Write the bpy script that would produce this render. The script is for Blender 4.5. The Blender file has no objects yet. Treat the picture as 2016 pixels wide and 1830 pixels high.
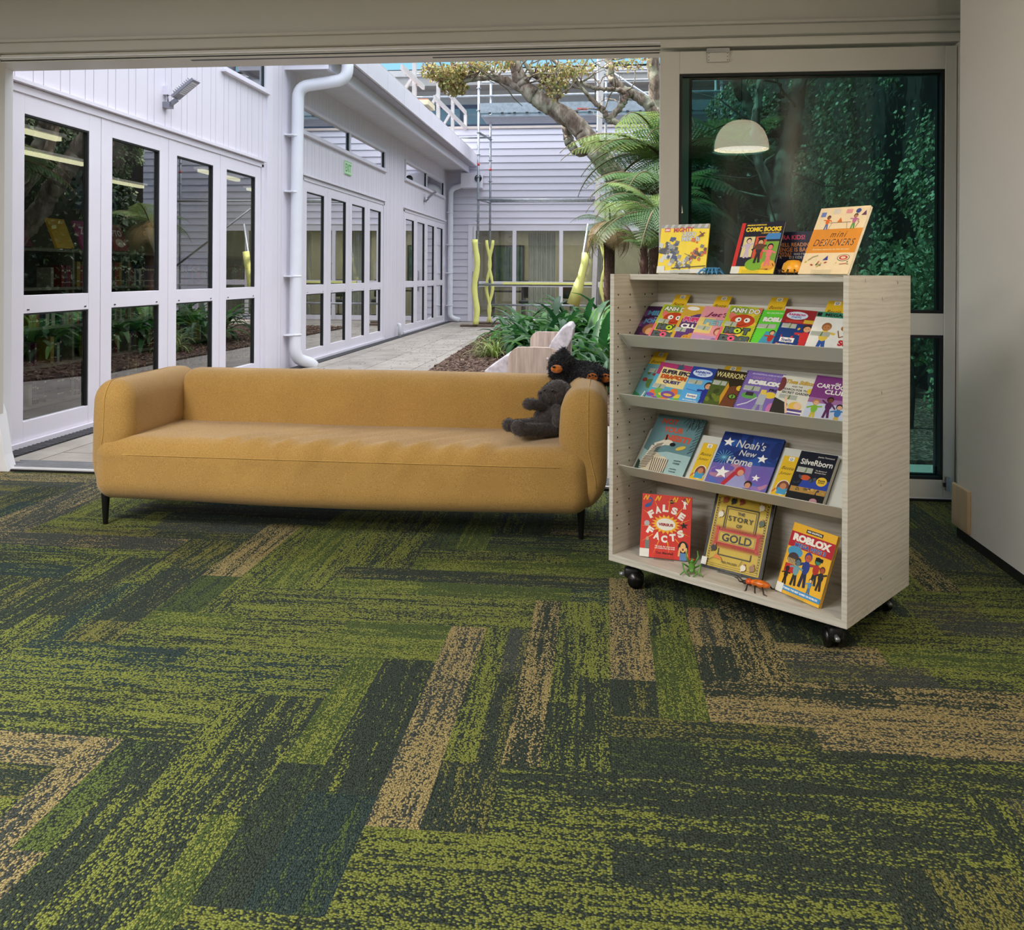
import bpy, bmesh, math, random
from mathutils import Vector, Matrix, noise
R = math.radians
C = bpy.context.scene.collection
scn = bpy.context.scene

# ---------------------------------------------------------------- camera
CF, YAW, ROLL, CY, EYE = 1696.93, 0.1084, 0.0057, 537.97, 1.2
cam_d = bpy.data.cameras.new('camera'); cam = bpy.data.objects.new('camera', cam_d); C.objects.link(cam)
_rt = Vector((math.cos(YAW), math.sin(YAW), 0)); _up = Vector((0, 0, 1)); _fw = Vector((-math.sin(YAW), math.cos(YAW), 0))
_cr = _rt * math.cos(ROLL) + _up * math.sin(ROLL); _cu = -_rt * math.sin(ROLL) + _up * math.cos(ROLL)
m = Matrix((_cr, _cu, -_fw)).transposed().to_4x4(); m.translation = (0, 0, EYE); cam.matrix_world = m
cam_d.sensor_width = 36; cam_d.sensor_fit = 'HORIZONTAL'; cam_d.lens = CF / 2016 * 36
cam_d.shift_y = (CY - 915) / 2016; cam_d.clip_start = .05; cam_d.clip_end = 200
scn.camera = cam

# ---------------------------------------------------------------- world, sun, room light, exposure
scn.view_settings.view_transform = 'Standard'; scn.view_settings.look = 'None'
scn.view_settings.gamma = 1; scn.view_settings.use_curve_mapping = False
scn.view_settings.exposure = 0.0
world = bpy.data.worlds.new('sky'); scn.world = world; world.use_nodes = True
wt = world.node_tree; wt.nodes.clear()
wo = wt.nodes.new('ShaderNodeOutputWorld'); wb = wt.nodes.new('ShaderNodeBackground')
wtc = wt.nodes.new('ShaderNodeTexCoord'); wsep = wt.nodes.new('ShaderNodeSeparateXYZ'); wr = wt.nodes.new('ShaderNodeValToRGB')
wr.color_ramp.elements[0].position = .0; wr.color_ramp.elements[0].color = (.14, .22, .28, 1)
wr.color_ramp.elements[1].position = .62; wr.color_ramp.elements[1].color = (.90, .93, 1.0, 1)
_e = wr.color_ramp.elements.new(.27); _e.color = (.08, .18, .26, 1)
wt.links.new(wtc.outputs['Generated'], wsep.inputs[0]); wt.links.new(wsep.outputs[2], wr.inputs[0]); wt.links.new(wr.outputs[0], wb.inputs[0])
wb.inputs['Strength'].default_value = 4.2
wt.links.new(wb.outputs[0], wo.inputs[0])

def light(name, kind, loc, energy, color=(1, 1, 1), size=None, rot=None, to=None):
    l = bpy.data.lights.new(name, kind); l.energy = energy; l.color = color
    if kind == 'AREA':
        l.shape = 'RECTANGLE'; l.size, l.size_y = size
    o = bpy.data.objects.new(name, l); C.objects.link(o); o.location = loc
    if to is not None: o.rotation_euler = (Vector(to) - Vector(loc)).to_track_quat('-Z', 'Y').to_euler()
    elif rot: o.rotation_euler = rot
    return o
sun = light('sun', 'SUN', (-20, 4, 30), 9.0, (1.0, .94, .84), to=(-20 + .63, 4 - .04, 30 - .78)); sun.data.angle = R(.6)
# the ceiling panels of the reading room behind the camera
light('ceiling_panel_light', 'AREA', (-2.9, 1.0, 2.93), 165, (1.0, .98, .95), (1.2, 1.2), rot=(0, 0, 0))
light('ceiling_panel_light_rear', 'AREA', (-3.5, -1.5, 2.93), 245, (1.0, .98, .95), (2.4, 1.6), rot=(0, 0, 0))

# ---------------------------------------------------------------- helpers
def at(px, py, Y):
    "world point seen at photo pixel (px, py) on the plane y = Y"
    xr = (px - 1008) / CF; yr = (CY - py) / CF
    d = _cr * xr + _cu * yr + _fw
    return Vector((0, 0, EYE)) + d * (Y / d.y)
def atx(px, py, X):
    xr = (px - 1008) / CF; yr = (CY - py) / CF
    d = _cr * xr + _cu * yr + _fw
    return Vector((0, 0, EYE)) + d * (X / d.x)
def atz(px, py, Z=0.0):
    xr = (px - 1008) / CF; yr = (CY - py) / CF
    d = _cr * xr + _cu * yr + _fw
    return Vector((0, 0, EYE)) + d * ((Z - EYE) / d.z)

def lin(c):
    out = []
    for v in c[:3]:
        v = v / 255.0
        out.append(v / 12.92 if v <= .04045 else ((v + .055) / 1.055) ** 2.4)
    return (*out, 1)

class NT:
    "tiny node-tree writer"
    def __init__(s, name):
        s.m = bpy.data.materials.new(name); s.m.use_nodes = True; s.t = s.m.node_tree; s.t.nodes.clear()
        s.out = s.t.nodes.new('ShaderNodeOutputMaterial')
    def n(s, typ, **kw):
        nd = s.t.nodes.new('ShaderNode' + typ)
        for k, v in kw.items():
            if hasattr(nd, k): setattr(nd, k, v)
        return nd
    def set(s, nd, **kw):
        for k, v in kw.items(): nd.inputs[k.replace('_', ' ')].default_value = v
        return nd
    def l(s, a, b): s.t.links.new(a, b)
    def bsdf(s, rough=.5, metal=0, spec=.5):
        b = s.n('BsdfPrincipled'); b.inputs['Roughness'].default_value = rough; b.inputs['Metallic'].default_value = metal
        b.inputs['Specular IOR Level'].default_value = spec; s.l(b.outputs[0], s.out.inputs[0]); return b
    def coord(s, kind='Object', scale=(1, 1, 1), rot=(0, 0, 0)):
        tc = s.n('TexCoord'); mp = s.n('Mapping'); mp.inputs['Scale'].default_value = scale; mp.inputs['Rotation'].default_value = rot
        s.l(tc.outputs[kind], mp.inputs[0]); return mp.outputs[0]
    def noise(s, vec, scale, detail=3, rough=.55):
        n = s.n('TexNoise'); n.inputs['Scale'].default_value = scale; n.inputs['Detail'].default_value = detail
        n.inputs['Roughness'].default_value = rough; s.l(vec, n.inputs['Vector']); return n.outputs[0]
    def ramp(s, fac, stops):
        r = s.n('ValToRGB'); e = r.color_ramp.elements
        while len(e) < len(stops): e.new(.5)
        for el, (p, c) in zip(e, stops): el.position = p; el.color = c
        s.l(fac, r.inputs[0]); return r.outputs[0]
    def mix(s, fac, a, b, mode='MIX'):
        x = s.n('Mix', data_type='RGBA', blend_type=mode)
        for sock, v in ((x.inputs[0], fac), (x.inputs[6], a), (x.inputs[7], b)):
            if isinstance(v, (int, float)): sock.default_value = v
            elif isinstance(v, tuple): sock.default_value = v
            else: s.l(v, sock)
        return x.outputs[2]
    def math(s, op, a, b=0.0, clamp=False):
        x = s.n('Math', operation=op, use_clamp=clamp)
        for sock, v in ((x.inputs[0], a), (x.inputs[1], b)):
            if isinstance(v, (int, float)): sock.default_value = v
            else: s.l(v, sock)
        return x.outputs[0]
    def bump(s, h, bs, strength=.3, dist=.01):
        b = s.n('Bump'); b.inputs['Strength'].default_value = strength; b.inputs['Distance'].default_value = dist
        s.l(h, b.inputs['Height']); s.l(b.outputs[0], bs.inputs['Normal'])

_mc = {}
def mat(col, rough=.5, metal=0, var=.06, scale=6, bump=0, bscale=40, stretch=(1, 1, 1), spec=.5, name=None):
    "plain painted / plastic / metal / wood-ish surface: colour with a little procedural variation"
    key = (tuple(col), rough, metal, var, scale, bump, bscale, stretch, spec)
    if key in _mc: return _mc[key]
    n = NT(name or 'surface'); b = n.bsdf(rough, metal, spec); v = n.coord('Object', stretch)
    c = lin(col); nz = n.noise(v, scale, 4)
    lo = tuple(x * (1 - var) for x in c[:3]) + (1,); hi = tuple(min(1, x * (1 + var)) for x in c[:3]) + (1,)
    n.l(n.ramp(nz, [(.3, lo), (.7, hi)]), b.inputs['Base Color'])
    if bump: n.bump(n.noise(v, bscale, 3), b, bump, .004)
    _mc[key] = n.m; return n.m
def ink(col, rough=.45): return mat(col, rough, 0, .04, 30, spec=.35, name='printed_ink')

def emis(col, strength):
    n = NT('lamp_glow'); e = n.n('Emission'); e.inputs[0].default_value = lin(col); e.inputs[1].default_value = strength
    n.l(e.outputs[0], n.out.inputs[0]); return n.m

def glass_mat(tint, refl, rough=0.0, ior=1.5):
    n = NT('window_glass'); tr = n.n('BsdfTransparent'); tr.inputs[0].default_value = (*tint, 1)
    gl = n.n('BsdfGlossy'); gl.inputs['Roughness'].default_value = rough; gl.inputs[0].default_value = (1, 1, 1, 1)
    fr = n.n('LayerWeight'); fr.inputs[0].default_value = .5
    f = n.math('MULTIPLY', n.math('ADD', n.math('MULTIPLY', n.math('POWER', fr.outputs['Facing'], 5.0), .96), .04), refl, True)
    mx = n.n('MixShader'); n.l(f, mx.inputs[0]); n.l(tr.outputs[0], mx.inputs[1]); n.l(gl.outputs[0], mx.inputs[2]); n.l(mx.outputs[0], n.out.inputs[0])
    return n.m

class MB:
    "mesh builder: collects shapes with materials, links them as ONE object"
    def __init__(s): s.v = []; s.f = []; s.fm = []; s.mats = []; s.sm = []; s.uv = {}
    def mi(s, m):
        if m not in s.mats: s.mats.append(m)
        return s.mats.index(m)
    def add(s, vs, fs, m, smooth=False):
        o = len(s.v); s.v += [Vector(x) for x in vs]; k = s.mi(m)
        for f in fs: s.f.append([o + i for i in f]); s.fm.append(k); s.sm.append(smooth)
        return s
    def box(s, a, b, m):
        x0, x1 = sorted((a[0], b[0])); y0, y1 = sorted((a[1], b[1])); z0, z1 = sorted((a[2], b[2]))
        vs = [(x0, y0, z0), (x1, y0, z0), (x1, y1, z0), (x0, y1, z0), (x0, y0, z1), (x1, y0, z1), (x1, y1, z1), (x0, y1, z1)]
        return s.add(vs, [(0, 3, 2, 1), (4, 5, 6, 7), (0, 1, 5, 4), (1, 2, 6, 5), (2, 3, 7, 6), (3, 0, 4, 7)], m)
    def mbox(s, M, hx, hy, hz, m):
        vs = [M @ Vector((x * hx, y * hy, z * hz)) for z in (-1, 1) for x, y in ((-1, -1), (1, -1), (1, 1), (-1, 1))]
        return s.add(vs, [(0, 3, 2, 1), (4, 5, 6, 7), (0, 1, 5, 4), (1, 2, 6, 5), (2, 3, 7, 6), (3, 0, 4, 7)], m)
    def beam(s, p, q, w, h, m, up=(0, 0, 1)):
        "box beam from p to q, width w, height h"
        p = Vector(p); q = Vector(q); d = (q - p); L = d.length; d.normalize(); u = Vector(up)
        if abs(d.dot(u)) > .99: u = Vector((1, 0, 0))
        sd = d.cross(u).normalized(); u2 = sd.cross(d)
        M = Matrix((d, sd, u2)).transposed().to_4x4(); M.translation = (p + q) / 2
        return s.mbox(M, L / 2, w / 2, h / 2, m)
    def tube(s, pts, rad, m, seg=8, smooth=True, cap=True, flat=1.0):
        pts = [Vector(p) for p in pts]; n = len(pts)
        if not isinstance(rad, (list, tuple)): rad = [rad] * n
        vs = []; ref = None
        for i, p in enumerate(pts):
            d = (pts[min(i + 1, n - 1)] - pts[max(i - 1, 0)])
            if d.length < 1e-9: d = Vector((0, 0, 1))
            d.normalize()
            if ref is None:
                ref = Vector((0, 0, 1)) if abs(d.z) < .9 else Vector((1, 0, 0))
            a = (ref - d * ref.dot(d)).normalized(); ref = a; b = d.cross(a)
            for k in range(seg):
                t = 2 * math.pi * k / seg; vs.append(p + (a * math.cos(t) * flat + b * math.sin(t)) * rad[i])
        fs = []
        for i in range(n - 1):
            for k in range(seg):
                k2 = (k + 1) % seg; fs.append((i * seg + k, i * seg + k2, (i + 1) * seg + k2, (i + 1) * seg + k))
        if cap: fs.append(tuple(range(seg))[::-1]); fs.append(tuple((n - 1) * seg + k for k in range(seg)))
        return s.add(vs, fs, m, smooth)
    def lathe(s, prof, m, seg=24, M=None, smooth=True):
        M = M or Matrix(); vs = []; n = len(prof)
        for r, z in prof:
            for k in range(seg):
                t = 2 * math.pi * k / seg; vs.append(M @ Vector((r * math.cos(t), r * math.sin(t), z)))
        fs = [(i * seg + k, i * seg + (k + 1) % seg, (i + 1) * seg + (k + 1) % seg, (i + 1) * seg + k) for i in range(n - 1) for k in range(seg)]
        return s.add(vs, fs, m, smooth)
    def prism(s, poly, t0, t1, m, axis='x'):
        "extrude a 2-D polygon along an axis"
        def P(a, b, t): return {'x': (t, a, b), 'y': (a, t, b), 'z': (a, b, t)}[axis]
        n = len(poly); vs = [P(a, b, t0) for a, b in poly] + [P(a, b, t1) for a, b in poly]
        fs = [tuple(range(n))[::-1], tuple(range(n, 2 * n))] + [(i, (i + 1) % n, n + (i + 1) % n, n + i) for i in range(n)]
        return s.add(vs, fs, m)
    def sphere(s, c, r, m, seg=12, rings=8, M=None):
        r = (r, r, r) if not isinstance(r, (list, tuple)) else r; vs = []
        for i in range(rings + 1):
            ph = math.pi * i / rings
            for k in range(seg):
                t = 2 * math.pi * k / seg; p = Vector((r[0] * math.sin(ph) * math.cos(t), r[1] * math.sin(ph) * math.sin(t), r[2] * math.cos(ph)))
                if M: p = M @ p
                vs.append(Vector(c) + p)
        fs = [(i * seg + k, (i + 1) * seg + k, (i + 1) * seg + (k + 1) % seg, i * seg + (k + 1) % seg) for i in range(rings) for k in range(seg)]
        return s.add(vs, fs, m, True)
    def rbox(s, a, b, r, m, n=(10, 10, 10), fn=None):
        "rounded box a..b with edge radius r (scalar or per-axis), subdivided n per side; fn deforms points"
        a = Vector(a); b = Vector(b); r = Vector((r, r, r)) if not isinstance(r, (list, tuple)) else Vector(r)
        idx = {}; vs = []; fs = []
        def spaced(k, cnt, rr, L):
            # more rows inside the rounded ends
            t = k / cnt; q = min(.5, rr / L); e = .3
            if t < e: u = q * (1 - math.cos(t / e * math.pi / 2)) if False else q * (t / e)
            elif t > 1 - e: u = 1 - q * ((1 - t) / e)
            else: u = q + (1 - 2 * q) * (t - e) / (1 - 2 * e)
            return u
        def V(i, j, k):
            key = (i, j, k)
            if key in idx: return idx[key]
            p = Vector((a[0] + (b[0] - a[0]) * spaced(i, n[0], r[0], b[0] - a[0]), a[1] + (b[1] - a[1]) * spaced(j, n[1], r[1], b[1] - a[1]), a[2] + (b[2] - a[2]) * spaced(k, n[2], r[2], b[2] - a[2])))
            c = Vector([min(max(p[q], a[q] + r[q]), b[q] - r[q]) for q in range(3)])
            d = Vector([(p[q] - c[q]) / r[q] for q in range(3)])
            if d.length > 1e-6:
                # map the cube corner shell to a sphere shell
                mx = max(abs(x) for x in d); d = d.normalized() * mx
                p = c + Vector([d[q] * r[q] for q in range(3)])
            if fn: p = fn(p)
            idx[key] = len(vs); vs.append(p); return idx[key]
        X, Y, Z = n
        for i in range(X):
            for j in range(Y):
                fs.append((V(i, j, 0), V(i, j + 1, 0), V(i + 1, j + 1, 0), V(i + 1, j, 0))); fs.append((V(i, j, Z), V(i + 1, j, Z), V(i + 1, j + 1, Z), V(i, j + 1, Z)))
        for i in range(X):
            for k in range(Z):
                fs.append((V(i, 0, k), V(i + 1, 0, k), V(i + 1, 0, k + 1), V(i, 0, k + 1))); fs.append((V(i, Y, k), V(i, Y, k + 1), V(i + 1, Y, k + 1), V(i + 1, Y, k)))
        for j in range(Y):
            for k in range(Z):
                fs.append((V(0, j, k), V(0, j, k + 1), V(0, j + 1, k + 1), V(0, j + 1, k))); fs.append((V(X, j, k), V(X, j + 1, k), V(X, j + 1, k + 1), V(X, j, k + 1)))
        return s.add(vs, fs, m, True)
    def build(s, name, parent=None, label=None, cat=None, group=None, kind=None, loc=None, origin=None, bevel=0, rotz=0):
        me = bpy.data.meshes.new(name)
        o0 = Vector(origin) if origin is not None else Vector()
        me.from_pydata([v - o0 for v in s.v], [], s.f); me.update()
        for mt in s.mats: me.materials.append(mt)
        me.polygons.foreach_set('material_index', s.fm); me.polygons.foreach_set('use_smooth', s.sm)
        o = bpy.data.objects.new(name, me); C.objects.link(o)
        if origin is not None: o.location = o0
        if loc is not None: o.location = loc
        if rotz: o.rotation_euler.z = rotz
        if parent: o.parent = parent
        tag(o, label, cat, group, kind)
        if bevel:
            bv = o.modifiers.new('edge', 'BEVEL'); bv.width = bevel; bv.segments = 2; bv.limit_method = 'ANGLE'; bv.angle_limit = R(50)
        return o
def tag(o, label=None, cat=None, group=None, kind=None):
    if label: o['label'] = label
    if cat: o['category'] = cat
    if group: o['group'] = group
    if kind: o['kind'] = kind
    return o
def thing(name, label, cat, loc=(0, 0, 0), rotz=0, group=None, M=None, kind=None):
    o = bpy.data.objects.new(name, None); o.empty_display_size = .1; C.objects.link(o)
    if M is not None: o.matrix_world = M
    else: o.location = loc; o.rotation_euler = (0, 0, rotz)
    return tag(o, label, cat, group, kind)
def copy_tree(o, parent=None):
    c = o.copy(); C.objects.link(c)
    if parent: c.parent = parent
    for ch in [x for x in bpy.data.objects if x.parent == o]: copy_tree(ch, c)
    return c
def wp(o):  # evaluated mesh with modifiers -> plain mesh
    dg = bpy.context.evaluated_depsgraph_get(); dg.update()
    return bpy.data.meshes.new_from_object(o.evaluated_get(dg))

_tc = {}
def text_polys(s, bold=0.0, shear=0.0, spacing=1.0):
    key = (s, round(bold, 3), shear, spacing)
    if key in _tc: return _tc[key]
    cu = bpy.data.curves.new('t', 'FONT'); cu.body = s; cu.size = 1; cu.offset = bold; cu.shear = shear; cu.space_character = spacing; cu.resolution_u = 3
    ob = bpy.data.objects.new('t', cu); C.objects.link(ob)
    dg = bpy.context.evaluated_depsgraph_get(); me = bpy.data.meshes.new_from_object(ob.evaluated_get(dg))
    vs = [v.co.copy() for v in me.vertices]; fs = [tuple(p.vertices) for p in me.polygons]
    bpy.data.objects.remove(ob); bpy.data.curves.remove(cu); bpy.data.meshes.remove(me)
    xs = [v.x for v in vs] or [0, 1]; ys = [v.y for v in vs] or [0, 1]
    _tc[key] = (vs, fs, min(xs), max(xs), min(ys), max(ys)); return _tc[key]

class Art:
    "prints flat shapes on a face given by origin o, unit axes u, v and outward normal n; coordinates are fractions of w, h"
    def __init__(s, mb, o, u, v, n, w, h, base=.0003, step=.00003):
        s.mb = mb; s.o = Vector(o); s.u = Vector(u); s.v = Vector(v); s.n = Vector(n); s.w = w; s.h = h; s.k = base; s.step = step
    def P(s, a, b): return s.o + s.u * (a * s.w) + s.v * (b * s.h) + s.n * s.k
    def poly(s, pts, col, m=None):
        pts = [(min(max(a_, 0), 1), min(max(b_, 0), 1)) for a_, b_ in pts]
        vs = [s.P(*p) for p in pts]
        ar = sum(pts[i][0] * pts[(i + 1) % len(pts)][1] - pts[(i + 1) % len(pts)][0] * pts[i][1] for i in range(len(pts)))
        f = tuple(range(len(vs))); f = f if ar > 0 else f[::-1]
        s.mb.add(vs, [f], m or ink(col)); s.k += s.step; return s
    def rect(s, a0, b0, a1, b1, col): return s.poly([(a0, b0), (a1, b0), (a1, b1), (a0, b1)], col)
    def ell(s, a, b, ra, rb, col, n=18, rot=0):
        q = s.w / s.h; pts = []
        for i in range(n):
            t = 2 * math.pi * i / n; x = ra * s.w * math.cos(t); y = rb * s.h * math.sin(t)
            pts.append((a + (x * math.cos(rot) - y * math.sin(rot)) / s.w, b + (x * math.sin(rot) + y * math.cos(rot)) / s.h))
        return s.poly(pts, col)
    def star(s, a, b, ra, rb, r2, n, col, rot=0, r2b=None):
        pts = []
        for i in range(2 * n):
            t = math.pi * i / n + rot; k = 1 if i % 2 == 0 else r2
            pts.append((a + ra * k * math.cos(t), b + rb * k * math.sin(t)))
        c = (a, b); mi = []
        vs = [s.P(*c)] + [s.P(*p) for p in pts]
        s.mb.add(vs, [(0, i + 1, (i + 1) % (2 * n) + 1) for i in range(2 * n)], ink(col)); s.k += s.step; return s
    def line(s, pts, wd, col):
        "thick polyline, wd as a fraction of width"
        hw = wd * s.w / 2; P = [(p[0] * s.w, p[1] * s.h) for p in pts]
        for (x0, y0), (x1, y1) in zip(P, P[1:]):
            L = math.hypot(x1 - x0, y1 - y0) or 1; nx, ny = -(y1 - y0) / L * hw, (x1 - x0) / L * hw
            vs = [(x0 + nx, y0 + ny), (x0 - nx, y0 - ny), (x1 - nx, y1 - ny), (x1 + nx, y1 + ny)]
            s.mb.add([s.P(min(max(x / s.w, 0), 1), min(max(y / s.h, 0), 1)) for x, y in vs], [(0, 1, 2, 3)], ink(col))
        s.k += s.step; return s
    def txt(s, t, a, b, wd, col, ht=None, bold=.02, rot=0, shear=0, outline=None, ow=.05, spacing=1.0, arc=None):
        "text centred at (a, b), wd wide (fraction of w); ht as a fraction of h"
        for bo, cc in (([(bold + ow, outline)] if outline else []) + [(bold, col)]):
            vs, fs, x0, x1, y0, y1 = text_polys(t, bo, shear, spacing)
            if bo == bold + ow: X0, X1, Y0, Y1 = text_polys(t, bold, shear, spacing)[2:]
            else: X0, X1, Y0, Y1 = x0, x1, y0, y1
            sx = wd * s.w / max(1e-6, X1 - X0); sy = sx if ht is None else ht * s.h / max(1e-6, Y1 - Y0)
            cx, cy = (X0 + X1) / 2, (Y0 + Y1) / 2; out = []
            for v in vs:
                x = (v.x - cx) * sx; y = (v.y - cy) * sy
                if arc:
                    Rr = arc * s.w; th = x / Rr; x, y = (Rr + y) * math.sin(th), (Rr + y) * math.cos(th) - Rr
                x, y = x * math.cos(rot) - y * math.sin(rot), x * math.sin(rot) + y * math.cos(rot)
                out.append(s.P(min(max(a + x / s.w, 0), 1), min(max(b + y / s.h, 0), 1)))
            s.mb.add(out, fs, ink(cc)); s.k += s.step
        return s
    def figure(s, a, b, h, skin, top, bottom, hair, pose=0):
        "small generic cartoon person, feet at (a, b), h tall as a fraction of h"
        k = h * s.h / s.w  # height in width fractions
        s.line([(a - .08 * k, b), (a - .03 * k, b + .42 * h)], .1 * k, bottom); s.line([(a + .1 * k, b + .02 * h), (a + .03 * k, b + .42 * h)], .1 * k, bottom)
        s.ell(a, b + .56 * h, .13 * k, .19 * h, top)
        s.line([(a - .1 * k, b + .66 * h), (a - .3 * k, b + (.5 + .3 * pose) * h)], .07 * k, top); s.line([(a + .1 * k, b + .66 * h), (a + .28 * k, b + (.75 - .3 * pose) * h)], .07 * k, top)
        s.ell(a, b + .86 * h, .13 * k, .14 * h, hair); s.ell(a + .01 * k, b + .83 * h, .1 * k, .1 * h, skin)
        s.ell(a - .03 * k, b + .84 * h, .012 * k, .015 * h, (20, 20, 20), 6); s.ell(a + .05 * k, b + .84 * h, .012 * k, .015 * h, (20, 20, 20), 6)
        return s
# ================================================================ materials
WHITE = (232, 231, 236); PAINT = (226, 224, 226)
m_white = mat(WHITE, .45, var=.02, scale=2); m_frame = mat((222, 221, 226), .35, var=.02, scale=2)
m_inframe = mat((206, 202, 196), .45, var=.02, scale=2); m_wall = mat((226, 221, 215), .75, var=.02, scale=1.5, bump=.05, bscale=120)
m_head = mat((186, 184, 178), .7, var=.02, scale=1.5); m_black = mat((14, 14, 16), .5, var=.1); m_gasket = mat((10, 14, 16), .6)
m_alu = mat((150, 152, 156), .35, .6, var=.08, scale=8); m_galv = mat((158, 163, 170), .42, .7, var=.16, scale=14)
m_pvc = mat((226, 227, 234), .3, var=.02); m_dark = mat((30, 30, 34), .6)
m_glass_out = glass_mat((.60, .68, .66), 3.6)
m_glass_tint = glass_mat((.25, .42, .41), .8)
m_glass_clear = glass_mat((.82, .86, .86), 2.0)

def carpet_mat():
    n = NT('carpet'); b = n.bsdf(.95, 0, .12)
    uv = n.n('UVMap', uv_map='plank'); ca = n.n('Attribute', attribute_name='ca'); cb = n.n('Attribute', attribute_name='cb')
    # yarn loops about 5 mm across; each loop takes one of the two yarn colours
    mp3 = n.n('Mapping'); mp3.inputs['Scale'].default_value = (170, 235, 1); n.l(uv.outputs[0], mp3.inputs[0])
    vo = n.n('TexVoronoi', voronoi_dimensions='2D'); vo.inputs['Scale'].default_value = 1; vo.inputs['Randomness'].default_value = .8; n.l(mp3.outputs[0], vo.inputs['Vector'])
    ps = n.n('Mapping'); ps.inputs['Scale'].default_value = (4.5 / 170, 88 / 235.0, 1); n.l(vo.outputs['Position'], ps.inputs[0])
    s1 = n.noise(ps.outputs[0], 1.0, 3, .55)
    pw = n.n('Mapping'); pw.inputs['Scale'].default_value = (2.2 / 170, 26 / 235.0, 1); pw.inputs['Location'].default_value = (7, 3, 0); n.l(vo.outputs['Position'], pw.inputs[0])
    s0 = n.noise(pw.outputs[0], 1.0, 2, .5)
    wn = n.n('TexWhiteNoise', noise_dimensions='2D'); n.l(vo.outputs['Position'], wn.inputs['Vector'])
    s = n.math('ADD', n.math('ADD', n.math('MULTIPLY', s1, .55), n.math('MULTIPLY', s0, .45)), n.math('MULTIPLY', n.math('SUBTRACT', wn.outputs['Value'], .5), .22))
    th = n.math('SUBTRACT', .668, n.math('MULTIPLY', ca.outputs['Alpha'], .30))
    f = n.math('MULTIPLY', n.math('SUBTRACT', s, th), 22.0, True)
    col = n.mix(f, ca.outputs['Color'], cb.outputs['Color'])
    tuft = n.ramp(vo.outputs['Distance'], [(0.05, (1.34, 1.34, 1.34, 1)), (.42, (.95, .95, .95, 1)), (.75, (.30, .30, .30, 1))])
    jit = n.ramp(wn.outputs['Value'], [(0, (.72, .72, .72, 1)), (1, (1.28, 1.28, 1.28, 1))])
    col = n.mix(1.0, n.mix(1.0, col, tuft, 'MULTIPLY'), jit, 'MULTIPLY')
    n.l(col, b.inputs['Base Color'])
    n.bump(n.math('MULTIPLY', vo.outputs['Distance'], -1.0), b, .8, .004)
    return n.m

# ================================================================ floor: herringbone carpet planks
PAL = dict(dark=(54, 63, 56), teal=(50, 64, 62), slate=(68, 73, 69), green=(88, 102, 54), lime=(115, 122, 60), olive=(112, 111, 62), tan=(145, 131, 90), moss=(74, 88, 52))
def lc(k): return lin(PAL[k])[:3]
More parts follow.
